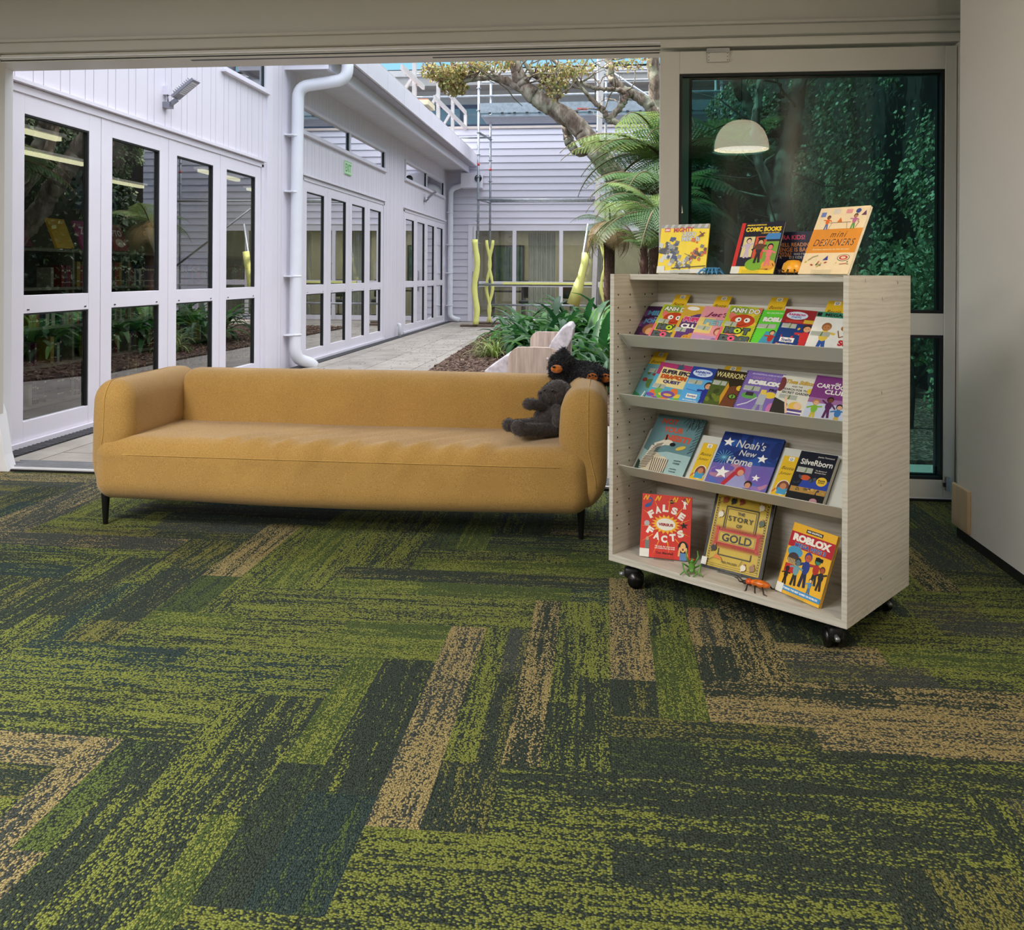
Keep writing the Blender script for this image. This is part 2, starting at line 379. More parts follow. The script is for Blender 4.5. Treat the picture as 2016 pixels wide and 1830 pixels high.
# for planks that show clearly: strips (share of the width) of blocks (share of the length, base, streak, density)
OV = {
 ('v', -2): [(.45, [(1, 'slate', 'tan', .72)]), (.3, [(.25, 'dark', 'olive', .3), (1, 'green', 'lime', .5)]), (.25, [(.7, 'dark', 'olive', .4), (1, 'slate', 'olive', .3)])],
 ('v', -3): [(.4, [(.45, 'dark', 'moss', .3), (1, 'moss', 'lime', .55)]), (.6, [(.35, 'teal', 'moss', .3), (1, 'dark', 'lime', .22)])],
 ('v', -4): [(.3, [(.4, 'lime', 'dark', .3), (1, 'green', 'lime', .6)]), (.4, [(1, 'dark', 'lime', .45)]), (.3, [(.5, 'moss', 'lime', .6), (1, 'dark', 'lime', .4)])],
 ('v', -5): [(.35, [(1, 'slate', 'tan', .7)]), (.3, [(.6, 'tan', 'slate', .3), (1, 'green', 'olive', .5)]), (.35, [(1, 'dark', 'lime', .3)])],
 ('v', -1): [(.35, [(1, 'dark', 'tan', .55)]), (.3, [(.3, 'dark', 'lime', .3), (.8, 'lime', 'green', .3), (1, 'green', 'lime', .6)]), (.35, [(.45, 'dark', 'lime', .35), (1, 'green', 'lime', .7)])],
 ('v', 0): [(.5, [(.2, 'dark', 'olive', .3), (1, 'slate', 'tan', .72)]), (.5, [(.5, 'moss', 'lime', .5), (.8, 'green', 'lime', .6), (1, 'dark', 'lime', .4)])],
 ('v', 1): [(.45, [(.2, 'dark', 'tan', .3), (.5, 'tan', 'slate', .4), (1, 'green', 'olive', .4)]), (.55, [(.4, 'olive', 'tan', .6), (1, 'dark', 'tan', .4)])],
 ('v', 2): [(.5, [(1, 'dark', 'olive', .3)]), (.5, [(.5, 'dark', 'moss', .4), (1, 'moss', 'olive', .5)])],
 ('h', -1, 0): [(.6, [(.2, 'dark', 'moss', .4), (1, 'dark', 'lime', .42)]), (.4, [(.5, 'dark', 'olive', .5), (1, 'slate', 'tan', .7)])],
 ('h', 0, 0): [(.5, [(1, 'slate', 'tan', .75)]), (.5, [(.5, 'dark', 'tan', .4), (1, 'olive', 'tan', .5)])],
 ('h', 1, 0): [(.5, [(.4, 'slate', 'olive', .4), (1, 'green', 'lime', .6)]), (.5, [(.3, 'tan', 'olive', .4), (1, 'moss', 'lime', .5)])],
 ('h', -2, 0): [(.55, [(.35, 'lime', 'dark', .45), (1, 'dark', 'lime', .35)]), (.45, [(1, 'dark', 'lime', .32)])],
 ('h', -3, 0): [(.6, [(1, 'green', 'lime', .55)]), (.4, [(.5, 'green', 'lime', .75), (1, 'dark', 'lime', .3)])],
 ('h', -4, 0): [(.5, [(1, 'moss', 'lime', .6)]), (.5, [(.6, 'lime', 'dark', .4), (1, 'green', 'lime', .5)])],
 ('h', -1, -1): [(.5, [(.3, 'green', 'lime', .5), (1, 'dark', 'moss', .4)]), (.5, [(1, 'moss', 'lime', .5)])],
 ('h', 0, -1): [(.5, [(.7, 'dark', 'lime', .45), (1, 'lime', 'green', .3)]), (.5, [(.35, 'slate', 'dark', .3), (1, 'olive', 'tan', .55)])],
 ('h', 1, -1): [(.5, [(1, 'dark', 'lime', .55)]), (.5, [(.4, 'lime', 'green', .3), (.75, 'green', 'lime', .6), (1, 'lime', 'dark', .4)])],
 ('h', 2, -1): [(.5, [(.3, 'olive', 'tan', .6), (1, 'slate', 'tan', .5)]), (.5, [(1, 'slate', 'tan', .8)])],
 ('h', 3, -1): [(.5, [(.4, 'olive', 'tan', .5), (1, 'slate', 'tan', .6)]), (.5, [(1, 'olive', 'tan', .6)])],
}
def build_floor():
    W = .267; X0, Y0 = .02, 2.36; rnd = random.Random(11); planks = {}
    for i in range(-24, 8):
        for j in range(-26, 10):
            t = (j - i) % 8; c = (j - i) // 8
            if t < 4: planks[('v', i, c)] = 1
            else: planks[('h', j, c)] = 1
    vs = []; fs = []; uvs = []; ca = []; cb = []
    xmin, xmax, ymin, ymax = -6.0, 2.0, -4.0, 4.86
    for key in planks:
        k, a, c = key
        if k == 'v': x0 = X0 + a * W; y0 = Y0 + (a + 8 * c) * W; L = (W, 4 * W)
        else: i0 = a - 7 - 8 * c; x0 = X0 + i0 * W; y0 = Y0 + a * W; L = (4 * W, W)
        if k == 'h' : ovk = ('h', a, c + 1)
        if x0 > xmax or y0 > ymax or x0 + L[0] < xmin or y0 + L[1] < ymin: continue
        spec = OV.get(('v', a)) if (k == 'v' and c == 0) else OV.get(('h', a, c + 1)) if k == 'h' else None
        if spec is None:
            bases = [('dark', 'lime'), ('dark', 'moss'), ('moss', 'lime'), ('green', 'lime'), ('slate', 'tan'), ('teal', 'lime'), ('olive', 'tan'), ('lime', 'green'), ('slate', 'olive'), ('dark', 'olive')]
            sh = rnd.choice([.35, .5, .6]); main = rnd.choice(bases)
            spec = []
            for wd in (sh, 1 - sh):
                cuts = sorted([rnd.uniform(.12, .88) for _ in range(rnd.choice([0, 1, 2]))] + [1]); row = []
                for q in cuts:
                    bb = main if rnd.random() < .45 else rnd.choice(bases); row.append((q, bb[0], bb[1], rnd.uniform(.2, .75)))
                spec.append((wd, row))
        ou, ov = rnd.uniform(0, 50), rnd.uniform(0, 50); v0 = 0
        for wd, row in spec:
            u0 = 0
            for u1, A, B, dn in row:
                if A in ('lime', 'tan', 'green', 'olive'): B, A, dn = (A if B not in ('lime', 'tan') or A in ('lime', 'tan') else B), ('dark' if A != 'tan' else 'slate'), .44 + dn * .42
                q = []
                for (u, v) in ((u0, v0), (u1, v0), (u1, v0 + wd), (u0, v0 + wd)):
                    px, py = (x0 + v * W, y0 + u * 4 * W) if k == 'v' else (x0 + u * 4 * W, y0 + v * W)
                    px = min(max(px, xmin), xmax); py = min(max(py, ymin), ymax)
                    q.append(len(vs)); vs.append((px, py, 0))
                    uu, vv = ((py - y0), (px - x0)) if k == 'v' else ((px - x0), (py - y0))
                    uvs.append((uu + ou, vv + ov)); ca.append((*lc(A), dn)); cb.append((*lc(B), 1))
                p = [Vector(vs[z]) for z in q]
                if (p[1] - p[0]).cross(p[2] - p[0]).z < 0: q = q[::-1]
                if ((p[2] - p[0]).cross(p[3] - p[1])).length > 1e-6: fs.append(q)
                u0 = u1
            v0 += wd
    me = bpy.data.meshes.new('floor'); me.from_pydata(vs, [], fs); me.update()
    ul = me.uv_layers.new(name='plank'); A = me.attributes.new('ca', 'FLOAT_COLOR', 'POINT'); B = me.attributes.new('cb', 'FLOAT_COLOR', 'POINT')
    for lp in me.loops: ul.data[lp.index].uv = uvs[lp.vertex_index]
    A.data.foreach_set('color', [x for q in ca for x in q]); B.data.foreach_set('color', [x for q in cb for x in q])
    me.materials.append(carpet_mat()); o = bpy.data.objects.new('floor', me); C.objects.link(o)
    tag(o, 'green herringbone carpet plank floor with lime, tan and dark streaks', None, None, 'structure')
build_floor()

# ================================================================ room shell
def struct(name, mb, parent=None, label=None, bevel=0):
    return mb.build(name, parent, label=label, kind=None if parent else 'structure', bevel=bevel)
YW = 4.81
b = MB().box((-6.2, -4.1, 3.0), (2.3, 5.0, 3.1), mat((200, 198, 192), .8, var=.02, scale=1)); struct('ceiling', b)
b = MB().box((-6.2, -4.1, -.05), (-6.05, 5.0, 3.0), m_wall); struct('wall_left', b)
b = MB().box((-6.2, -4.1, -.05), (2.3, -3.95, 3.0), mat((92, 84, 76), .8, var=.1, scale=3)); struct('wall_rear', b)
# window wall: solid part left of the opening, band above it
b = MB().box((-6.2, YW - .02, -.05), (-3.70, YW + .2, 3.0), m_wall)
b.box((-3.70, YW - .04, 2.56), (2.3, YW + .2, 3.0), m_head)
b.box((1.90, YW - .02, -.05), (2.3, YW + .2, 2.56), m_wall); struct('wall_back', b)
# right wall: runs towards the camera, rounded end at y = 4.2
w = MB(); prof = [(1.615, -4.0), (2.3, -4.0), (2.3, 4.19), (1.66, 4.19)]
for k in range(7):
    t = math.pi / 2 * k / 6; prof.append((1.645 - .03 * math.sin(t), 4.16 + .03 * math.cos(t)))
w.prism(prof[::-1], .045, 3.0, m_wall, 'z'); struct('wall_right', w)
b = MB().box((1.618, -4.0, 0), (2.2, 4.18, .045), mat((16, 15, 15), .5)); struct('baseboard_right', b)
b = MB().box((2.2, 4.19, 0), (2.3, YW, 3.0), m_wall); struct('wall_right_recess', b)
# wooden stop fixed to the end of the right wall
t = MB().rbox((1.600, 4.02, .052), (1.619, 4.20, .245), .006, mat((196, 172, 142), .55, var=.12, scale=14, stretch=(1, 1, .2)), (4, 6, 8))
t.build('corner_guard', label='pale wooden corner guard at the foot of the right wall end', cat='corner guard', origin=(1.61, 4.1, .04))

# head of the opening, mouldings and sliding tracks
t = MB(); t.box((-3.70, YW - .06, 2.49), (1.90, YW + .2, 2.565), m_head)
t.box((-3.70, YW - .085, 2.545), (1.90, YW - .04, 2.565), m_head); struct('trim_1', t, bevel=.006)
tr = bpy.data.objects['trim_1']
t = MB(); t.box((-3.70, YW - .02, 2.442), (1.90, YW + .2, 2.49), m_inframe)
t.box((-3.70, YW - .03, 2.462), (.292, YW - .02, 2.474), m_frame)
struct('trim_2', t, bevel=.004)
tr2 = bpy.data.objects['trim_2']
t = MB()
t.box((-3.70, YW - .026, 2.448), (.292, YW - .018, 2.454), m_black); t.build('track', tr2)
t = MB(); t.box((-2.43, YW + .015, 2.4405), (.292, YW + .035, 2.443), m_black); t.build('track', tr2)
t = MB(); t.box((-1.0, YW + .075, 2.4405), (.292, YW + .095, 2.443), m_black); t.build('track', tr2)
# left jamb and sill
t = MB(); t.box((-3.70, YW - .04, 0), (-3.60, YW + .02, 2.49), m_inframe); t.box((-3.80, YW + .02, 0), (-3.68, YW + .2, 2.49), m_frame)
t.prism([(-3.62, 0), (-3.53, 0), (-3.56, .10), (-3.60, .34), (-3.62, .40)], YW - .03, YW + .05, m_white, 'y'); struct('trim_3', t, bevel=.006)
t = MB(); t.box((-3.60, YW + .0, 0.0), (1.90, YW + .2, .02), m_frame)
for k in range(4): t.box((-3.60, YW + .03 + .045 * k, .02), (.29, YW + .042 + .045 * k, .028), m_alu)
t.box((-3.60, YW - .012, 0.0), (1.90, YW, .012), m_black); struct('trim_4', t)

# the parked sliding panels on the right: three leaves behind each other
def sliding_panel(nm, y, x0, x1, label, handle=False):
    root = thing(nm, label, None, (x0, y, 0)); root['kind'] = 'structure'
    f = MB(); T = .045; sl = .105; sr = .06
    f.box((0, 0, .02), (sl, T, 2.425), m_inframe); f.box((x1 - x0 - sr, 0, .02), (x1 - x0, T, 2.425), m_inframe)
    for z0, z1 in ((.02, .113), (.883, .999), (2.302, 2.425)): f.box((sl, .001, z0), (x1 - x0 - sr, T - .001, z1), m_inframe)
    f.build('frame', root, bevel=.003)
    for z0, z1 in ((.113, .883), (.999, 2.302)):
        g = MB(); d = .016
        for a0, a1, c0, c1 in ((sl, sl + d, z0, z1), (x1 - x0 - sr - d, x1 - x0 - sr, z0, z1), (sl + d, x1 - x0 - sr - d, z0, z0 + d), (sl + d, x1 - x0 - sr - d, z1 - d, z1)): g.box((a0, .006, c0), (a1, T - .006, c1), m_gasket)
        g.build('gasket', root)
        p = MB(); p.add([(sl, .022, z0), (x1 - x0 - sr, .022, z0), (x1 - x0 - sr, .022, z1), (sl, .022, z1)], [(0, 1, 2, 3)], m_glass_tint); p.build('pane', root)
    return root
wn = sliding_panel('window_1', YW, .292, 1.851, 'white framed sliding glass panel behind the book display unit')
sliding_panel('window_2', YW + .06, .35, 1.851, 'second sliding glass panel parked behind the first')
t = MB(); t.box((1.855, YW - .02, .0), (1.90, YW + .2, 2.49), m_inframe); t.box((1.851, YW + .01, .1), (1.857, YW + .12, 2.42), m_black); struct('trim_5', t)
# small bracket on the head of the panel
t = MB(); t.box((0, 0, 0), (.115, -.012, .075), m_inframe); r_ = t.build('sensor_bracket', label='small white metal bracket on the head of the sliding glass panel', cat='bracket', loc=at(1392, 123, YW - .002))
t = MB(); t.box((-.004, -.02, .05), (.119, -.002, .072), m_alu); t.build('clip', r_)
for zz in (.01, .028, .046):
    for xx in (.008, .107): MB().box((xx - .002, -.0135, zz - .002), (xx + .002, -.012, zz + .002), m_dark).build('screw', r_)
t = MB(); t.box((0, 0, 0), (.02, -.02, .07), m_alu); t.box((-.01, -.012, .02), (.0, 0, .04), m_dark)
t.build('door_catch', label='small grey metal catch at the foot of the sliding panel by the right wall', cat='catch', loc=(1.80, YW - .001, .06))

# pendant lamps of the reading room (their mirror images show in the glass)
def pendant(x, y, z, label):
    r = thing('pendant_lamp', label, 'lamp', (x, y, z), group='white dome pendant lamps')
    s = MB(); pr = []
    for k in range(11):
        t = math.pi / 2 * k / 10; pr.append((.235 * math.cos(t) ** .8 if k < 10 else .02, .26 * math.sin(t)))
    s.lathe(pr, SHADE, 28); s.build('lamp_shade', r)
    g = MB(); g.lathe([(.0, .02), (.215, .02)], emis((255, 240, 222), 22), 24); g.build('diffuser', r)
    c = MB().tube([(0, 0, .26), (0, 0, 3.0 - z)], .004, m_black, 6); c.build('cord', r)
    l = bpy.data.lights.new('bulb', 'POINT'); l.energy = 7; l.color = (1, .84, .62); l.shadow_soft_size = 0
    o = bpy.data.objects.new('bulb', l); C.objects.link(o); o.parent = r; o.location = (0, 0, -.06)
def shade_mat():
    n = NT('lamp_shade'); b = n.bsdf(.4); b.inputs['Base Color'].default_value = lin((245, 240, 225)); b.inputs['Emission Color'].default_value = lin((255, 236, 205)); b.inputs['Emission Strength'].default_value = 9
    return n.m
SHADE = shade_mat()
pendant(1.18, 1.9, 2.30, 'white dome pendant lamp mirrored large in the sliding glass panel')
pendant(.78, -2.0, 2.02, 'white dome pendant lamp mirrored small at the left edge of the glass panel')
# ================================================================ courtyard ground
def paving_mat():
    n = NT('paving'); b = n.bsdf(.85); v = n.coord('Object')
    br = n.n('TexBrick'); br.offset = .5; br.inputs['Scale'].default_value = 1; br.inputs['Brick Width'].default_value = 1.2; br.inputs['Row Height'].default_value = .6
    br.inputs['Mortar Size'].default_value = .006; br.inputs['Color1'].default_value = lin((172, 165, 156)); br.inputs['Color2'].default_value = lin((160, 153, 146)); br.inputs['Mortar'].default_value = lin((104, 98, 92))
    mp = n.n('Mapping'); mp.inputs['Rotation'].default_value = (0, 0, R(90)); tc = n.n('TexCoord'); n.l(tc.outputs['Object'], mp.inputs[0]); n.l(mp.outputs[0], br.inputs['Vector'])
    nz = n.noise(v, 2.2, 6, .65); c = n.mix(1.0, br.outputs[0], n.ramp(nz, [(.3, (.72, .70, .68, 1)), (.7, (1.15, 1.15, 1.15, 1))]), 'MULTIPLY'); n.l(c, b.inputs['Base Color'])
    n.bump(n.noise(v, 60, 3), b, .2, .003); return n.m
m_pave = paving_mat()
def mulch_mat():
    n = NT('mulch'); b = n.bsdf(.95); v = n.coord('Object'); vo = n.n('TexVoronoi'); vo.inputs['Scale'].default_value = 38; n.l(v, vo.inputs['Vector'])
    n.l(n.ramp(vo.outputs['Color'], [(.1, lin((60, 44, 36))), (.5, lin((104, 80, 66))), (.9, lin((150, 124, 106)))]), b.inputs['Base Color']); n.bump(vo.outputs['Distance'], b, 1, .03); return n.m
m_mulch = mulch_mat()
b = MB().box((-3.96, YW + .2, -.12), (9, 26, -.012), m_pave); struct('trim_6', b); bpy.data.objects['trim_6']['label'] = 'grey paved courtyard ground'
g = MB().box((-3.94, YW + .22, -.012), (-3.80, 21.1, -.004), m_dark)
y = YW + .25
while y < 21: g.box((-3.935, y, -.004), (-3.805, y + .02, -.001), mat((84, 84, 88), .5, .3)); y += .045
g.build('drain_grate', label='dark slotted drain strip along the foot of the white folding doors', cat='drain')
# planting bed
rb = random.Random(5); bed = [(-2.12, 9.6), (-2.2, 12), (-2.28, 15), (-2.36, 18.2), (-1.0, 18.8), (9, 18.8), (9, 5.6), (1.6, 5.8), (-.1, 7.0), (-1.1, 7.6)]
b = MB().prism(bed, -.011, .015, m_mulch, 'z'); bo = b.build('planting_bed', label='brown bark mulch bed beside the paved path', cat='mulch', kind='stuff')
ch = MB(); cm = [mat(c, .9) for c in ((70, 50, 40), (110, 84, 68), (150, 126, 108), (88, 66, 54))]
for k in range(5200):
    x = rb.uniform(-2.3, -.6); y_ = rb.uniform(7.6, 18.5)
    if x < -2.12 - (y_ - 9.6) * .028: continue
    if y_ < 9.6 and x < -1.1 - (y_ - 7.6) * .5: continue
    a = rb.uniform(0, 6.3); L = rb.uniform(.01, .03); M = Matrix.Translation((x, y_, .018 + rb.uniform(0, .008))) @ Matrix.Rotation(a, 4, 'Z') @ Matrix.Rotation(rb.uniform(-.5, .5), 4, 'Y')
    ch.mbox(M, L, L * .4, .003, cm[k % 4])
ch.build('bark_chips', label='loose chips of bark lying on the mulch bed', cat='bark chips', kind='stuff')
fl = MB(); lm = [mat(c, .9) for c in ((88, 70, 54), (60, 50, 42), (120, 98, 70))]
for k in range(750):
    y_ = 6 + 14.5 * rb.random() ** .8; x = -3.7 + (rb.random() ** .6) * 1.55; a = rb.uniform(0, 6.3); L = rb.uniform(.007, .018)
    M = Matrix.Translation((x, y_, -.009)) @ Matrix.Rotation(a, 4, 'Z'); fl.add([M @ Vector(q) for q in ((-L, 0, 0), (0, -L * .45, .003), (L, 0, 0), (0, L * .45, .003))], [(0, 1, 2, 3)], lm[k % 3])
fl.build('fallen_leaves', label='small brown fallen leaves scattered on the paving', cat='leaf litter', kind='stuff')

# ================================================================ left building
XL = -3.96
def clad_mat(): return mat((222, 216, 226), .5, var=.025, scale=1.2)
m_clad = clad_mat(); m_groove = mat((170, 166, 178), .6)
m_trimw = mat((224, 219, 229), .42, var=.02, scale=2)
def clad(mb, y0, y1, z0, z1):
    "vertical boards with narrow grooves"
    mb.box((XL - .06, y0, z0), (XL - .018, y1, z1), m_groove)
    k = math.floor(y0 / .30); e = .004
    while k * .30 < y1:
        for a, wd in ((k * .30, .19), (k * .30 + .19, .11)):
            p, q = max(a + e, y0), min(a + wd - e, y1)
            if q - p > .01: mb.box((XL - .018, p, z0), (XL, q, z1), m_clad)
        k += 1
DG = [(5.30, 9.62), (10.90, 15.12), (16.62, 20.92)]; HD = 2.44
TW = [(8.55, 9.70, 3.29, 3.75), (10.86, 15.16, 3.02, 3.40), (16.70, 20.82, 3.04, 3.44)]
w = MB(); yb = 4.6; TOP = 4.9
segs = []; cur = 4.6
for (a, c) in DG: segs.append((cur, a)); cur = c
segs.append((cur, 21.3))
for a, c in segs: clad(w, a, c, -.02, HD)
clad(w, 4.6, 21.3, HD, 2.95 + .07)
cur = 4.6
for (a, c, z0, z1) in TW:
    clad(w, cur, a, 3.02, 3.75); cur = c
    if z0 > 3.03: clad(w, a, c, 3.02, z0)
    clad(w, a, c, z1, 3.75)
clad(w, cur, 21.3, 3.02, 3.75); clad(w, 4.6, 10.3, 3.75, TOP)
w.box((XL - .2, 4.6, TOP), (XL + .3, 10.3, TOP + .2), m_trimw)
struct('wall_courtyard_left', w)
# plinth and corner board
w = MB(); w.box((XL, 9.70, -.02), (XL + .02, 9.86, 4.9), m_trimw); w.build('corner_board', bpy.data.objects['wall_courtyard_left'])
# folding door leaves
def folding_leaf(i, y0, wd, label):
    r = thing('door_%d' % i, label, None, (XL, y0, 0)); r['kind'] = 'structure'; r['group'] = 'white folding glass doors'
    f = MB(); S = .155; T = .05; g = .004
    f.box((-T, g, .03), (0.0, S, 2.41), m_trimw); f.box((-T, wd - S, .03), (0.0, wd - g, 2.41), m_trimw)
    for z0, z1 in ((.03, .165), (.905, 1.03), (2.275, 2.41)): f.box((-T, S, z0), (-.001, wd - S, z1), m_trimw)
    f.build('frame', r, bevel=.003)
    for z0, z1 in ((.165, .905), (1.03, 2.275)):
        k = MB(); k.box((-.035, wd - S - .018, z0), (-.006, wd - S, z1), m_gasket); k.box((-.035, S, z1 - .012), (-.006, wd - S - .018, z1), m_gasket)
        k.build('gasket', r)
        p = MB(); p.add([(-.026, S, z0), (-.026, wd - S, z0), (-.026, wd - S, z1), (-.026, S, z1)], [(0, 1, 2, 3)], m_glass_out); p.build('glass_pane', r)
    s = MB()
    for z in (.93,):
        for y_ in (.2, wd - .2): s.box((0, y_ - .012, z - .004), (.003, y_ + .012, z + .004), m_dark)
    s.build('weep_slot', r)
n_ = 0
names = ['nearest', 'second', 'third', 'fourth']; gn = ['in the near folding doors', 'in the middle folding doors below the exit sign', 'in the far folding doors']
for gi, (a, c) in enumerate(DG):
    wd = (c - a - .1) / 4
    for k in range(4):
        n_ += 1; folding_leaf(n_, a + .05 + wd * k, wd, '%s white glazed door leaf %s' % (names[k], gn[gi]))
    f = MB(); f.box((XL - .06, a - .0, .0), (XL + .012, a + .05, HD), m_trimw); f.box((XL - .06, c - .05, 0), (XL + .012, c, HD), m_trimw); f.box((XL - .06, a, 2.41), (XL + .012, c, HD + .02), m_trimw)
    f.box((XL, a - .03, HD + .03), (XL + .045, c + .03, HD + .055), m_trimw); f.box((XL - .06, a, -.01), (XL + .03, c, .03), m_trimw)
    struct('trim_%d' % (7 + gi), f)
# high windows
for i, (a, c, z0, z1) in enumerate(TW):
    r = thing('window_%d' % (3 + i), ['small high window above the near folding doors', 'long two-pane high window above the exit sign', 'far two-pane high window below the eave'][i], None, (XL, a, z0)); r['kind'] = 'structure'
    f = MB(); L = c - a; H = z1 - z0; e = .045
    f.box((-.05, 0, 0), (.02, L, e), m_trimw); f.box((-.05, 0, H - e), (.02, L, H), m_trimw); f.box((-.05, 0, e), (.02, e, H - e), m_trimw); f.box((-.05, L - e, e), (.02, L, H - e), m_trimw)
    if i: f.box((-.05, L * .5 - .03, e), (.015, L * .5 + .03, H - e), m_trimw)
    f.box((.0, -.03, -.02), (.05, L + .03, 0), m_trimw); f.build('window_frame', r)
    for (p0, p1) in ([(e, L - e)] if i == 0 else [(e, L * .5 - .03), (L * .5 + .03, L - e)]):
        p = MB(); p.add([(-.02, p0, e), (-.02, p1, e), (-.02, p1, H - e), (-.02, p0, H - e)], [(0, 1, 2, 3)], m_glass_out); p.build('pane', r)
        k = MB(); k.box((-.018, p1 - .02, e), (-.004, p1, H - e), m_gasket); k.build('gasket', r)
# eave: soffit, fascia, box gutter
w = MB(); m_soff = mat((205, 204, 208), .6)
w.box((XL - .02, 10.3, 3.74), (-3.42, 21.3, 3.78), m_soff); w.box((-3.44, 10.3, 3.70), (-3.40, 21.3, 3.86), m_trimw); w.box((XL, 10.28, 3.70), (-3.40, 10.31, 3.86), m_trimw)
struct('trim_10', w); w = MB(); y = 10.25
w.box((-3.40, 10.25, 3.85), (-3.24, 21.28, 3.87), m_groove)
while y < 21.2:
    y2 = min(y + 1.07, 21.28); w.box((-3.43, y + .006, 3.862), (-3.20, y2 - .006, 4.15), m_trimw); y = y2
w.box((-3.98, 10.25, 3.78), (-3.43, 21.3, 4.10), m_trimw)
tag(w.build('box_gutter'), 'white segmented box gutter along the eave', 'gutter')
w = MB(); w.box((-12, 10.2, 4.1), (-3.44, 21.4, 4.14), mat((140, 140, 148), .6)); w.box((-12, 4.6, 5.0), (-3.9, 10.3, 5.1), m_trimw); struct('wall_roof_left', w)
# downpipes
def pipe(label, pts, r, clips, shoe=None):
    root = thing('downpipe', label, 'downpipe', pts[-1], group='white round downpipes'); o = Vector(pts[-1])
    P = [Vector(p) - o for p in pts]; q = [P[0]]
    for i in range(1, len(P) - 1):
        a = (P[i - 1] - P[i]); c = (P[i + 1] - P[i]); d = min(r * 1.9, a.length * .45, c.length * .45); a.normalize(); c.normalize()
        for k in range(7):
            t = k / 6; p0 = P[i] + a * d; p2 = P[i] + c * d; q.append(p0 * (1 - t) ** 2 + P[i] * 2 * t * (1 - t) + p2 * t * t)
    q.append(P[-1]); MB().tube(q, r, m_pvc, 16).build('pipe', root)
    for (x, y, z) in clips:
        k = MB(); k.tube([Vector((x, y, z - .012)) - o, Vector((x, y, z + .012)) - o], r * 1.1, m_pvc, 16); k.box(Vector((x - r * 1.3, y - r * 1.9, z - .008)) - o, Vector((x + .01, y + r * 1.9, z + .008)) - o, m_pvc); k.build('pipe_clip', root)
px = XL + .10; py = 10.42
pipe('large white downpipe between the near and middle folding doors', [at(684, 108, 10.45), at(684, 156, 10.45), at(587, 171, 10.42), (px, py, .13), (px + .10, py + .30, .03), (px + .12, py + .36, -.01)], .075, [(px, py, z) for z in (2.9, 2.2, 1.15, .42)])
pipe('thin far downpipe in the corner by the weatherboard wall', [(-3.30, 21.1, 3.6), (-3.42, 21.1, 3.42), (-3.84, 21.12, 3.28), (-3.84, 21.12, .1), (-3.6, 21.12, .03)], .065, [(-3.84, 21.12, z) for z in (2.7, 1.9, 1.2, .4)])
pipe('short stub pipe at the foot of the wall between two door groups', [(XL + .05, 16.0, .22), (XL + .09, 15.99, .22), (XL + .09, 15.98, -.01)], .03, [])
# gutter outlet box in the corner
b = MB(); b.box((-3.55, 20.9, 3.30), (-3.05, 21.25, 3.66), m_trimw); o = b.build('rainwater_head', label='white rainwater box under the end of the gutter', cat='rainwater box')
b = MB(); b.lathe([(.0, 0), (.09, 0), (.09, .01)], m_dark, 20, Matrix.Translation((-3.12, 20.89, 3.52)) @ Matrix.Rotation(R(90), 4, 'X')); b.build('round_vent', o)

# floodlights
def flood(loc, label, s=.66):
    r = thing('floodlight', label, 'floodlight', loc, group='grey wall floodlights'); gm = mat((138, 138, 148), .4, .4)
    k = MB(); k.box((0, -.05 * s, -.02 * s), (.07 * s, .05 * s, .10 * s), m_trimw); k.build('junction_box', r)
    k = MB(); k.box((0, -.06 * s, -.20 * s), (.10 * s, .06 * s, -.12 * s), gm); k.beam((.08 * s, 0, -.15 * s), (.18 * s, 0, -.08 * s), .05 * s, .05 * s, gm); k.tube([(.04 * s, 0, -.01 * s), (.05 * s, 0, -.13 * s)], .012 * s, gm, 6); k.build('bracket', r)
    M = Matrix.Translation((.30 * s, 0, .06 * s)) @ Matrix.Rotation(R(-38), 4, 'Y')
    k = MB(); k.mbox(M, .19 * s, .10 * s, .018 * s, gm)
    for q in range(9): k.mbox(M @ Matrix.Translation(((-.13 + q * .033) * s, 0, .035 * s)), .004 * s, .09 * s, .02 * s, gm)
    k.build('lamp_housing', r)
    k = MB(); k.mbox(M @ Matrix.Translation((.03 * s, 0, -.020 * s)), .12 * s, .075 * s, .003 * s, mat((214, 214, 222), .2)); ln = k.build('lens', r)
    k = MB()
    for q in range(7): k.mbox(M @ Matrix.Translation(((-.06 + q * .03) * s, 0, -.0245 * s)), .004 * s, .07 * s, .001 * s, gm)
    k.build('led_strip', ln)
flood((XL, 7.38, 2.80), 'large grey floodlight on the white wall above the near folding doors')
flood((XL, 18.5, 2.86), 'small far grey floodlight below the far high window', .6)
# exit sign
s = MB(); s.box((0, 0, 0), (.02, .34, .20), mat((205, 232, 196), .5)); A = Art(s, (.02, 0, 0), (0, 1, 0), (0, 0, 1), (1, 0, 0), .34, .20, .001)
A.rect(0, 0, 1, .06, (120, 200, 110)); A.rect(0, .94, 1, 1, (120, 200, 110)); A.txt('EXIT', .5, .5, .86, (86, 170, 84), ht=.62, bold=.03)
s.build('exit_sign', label='small green and white EXIT sign above the middle folding doors', cat='sign', loc=(XL, 12.72, 2.70))

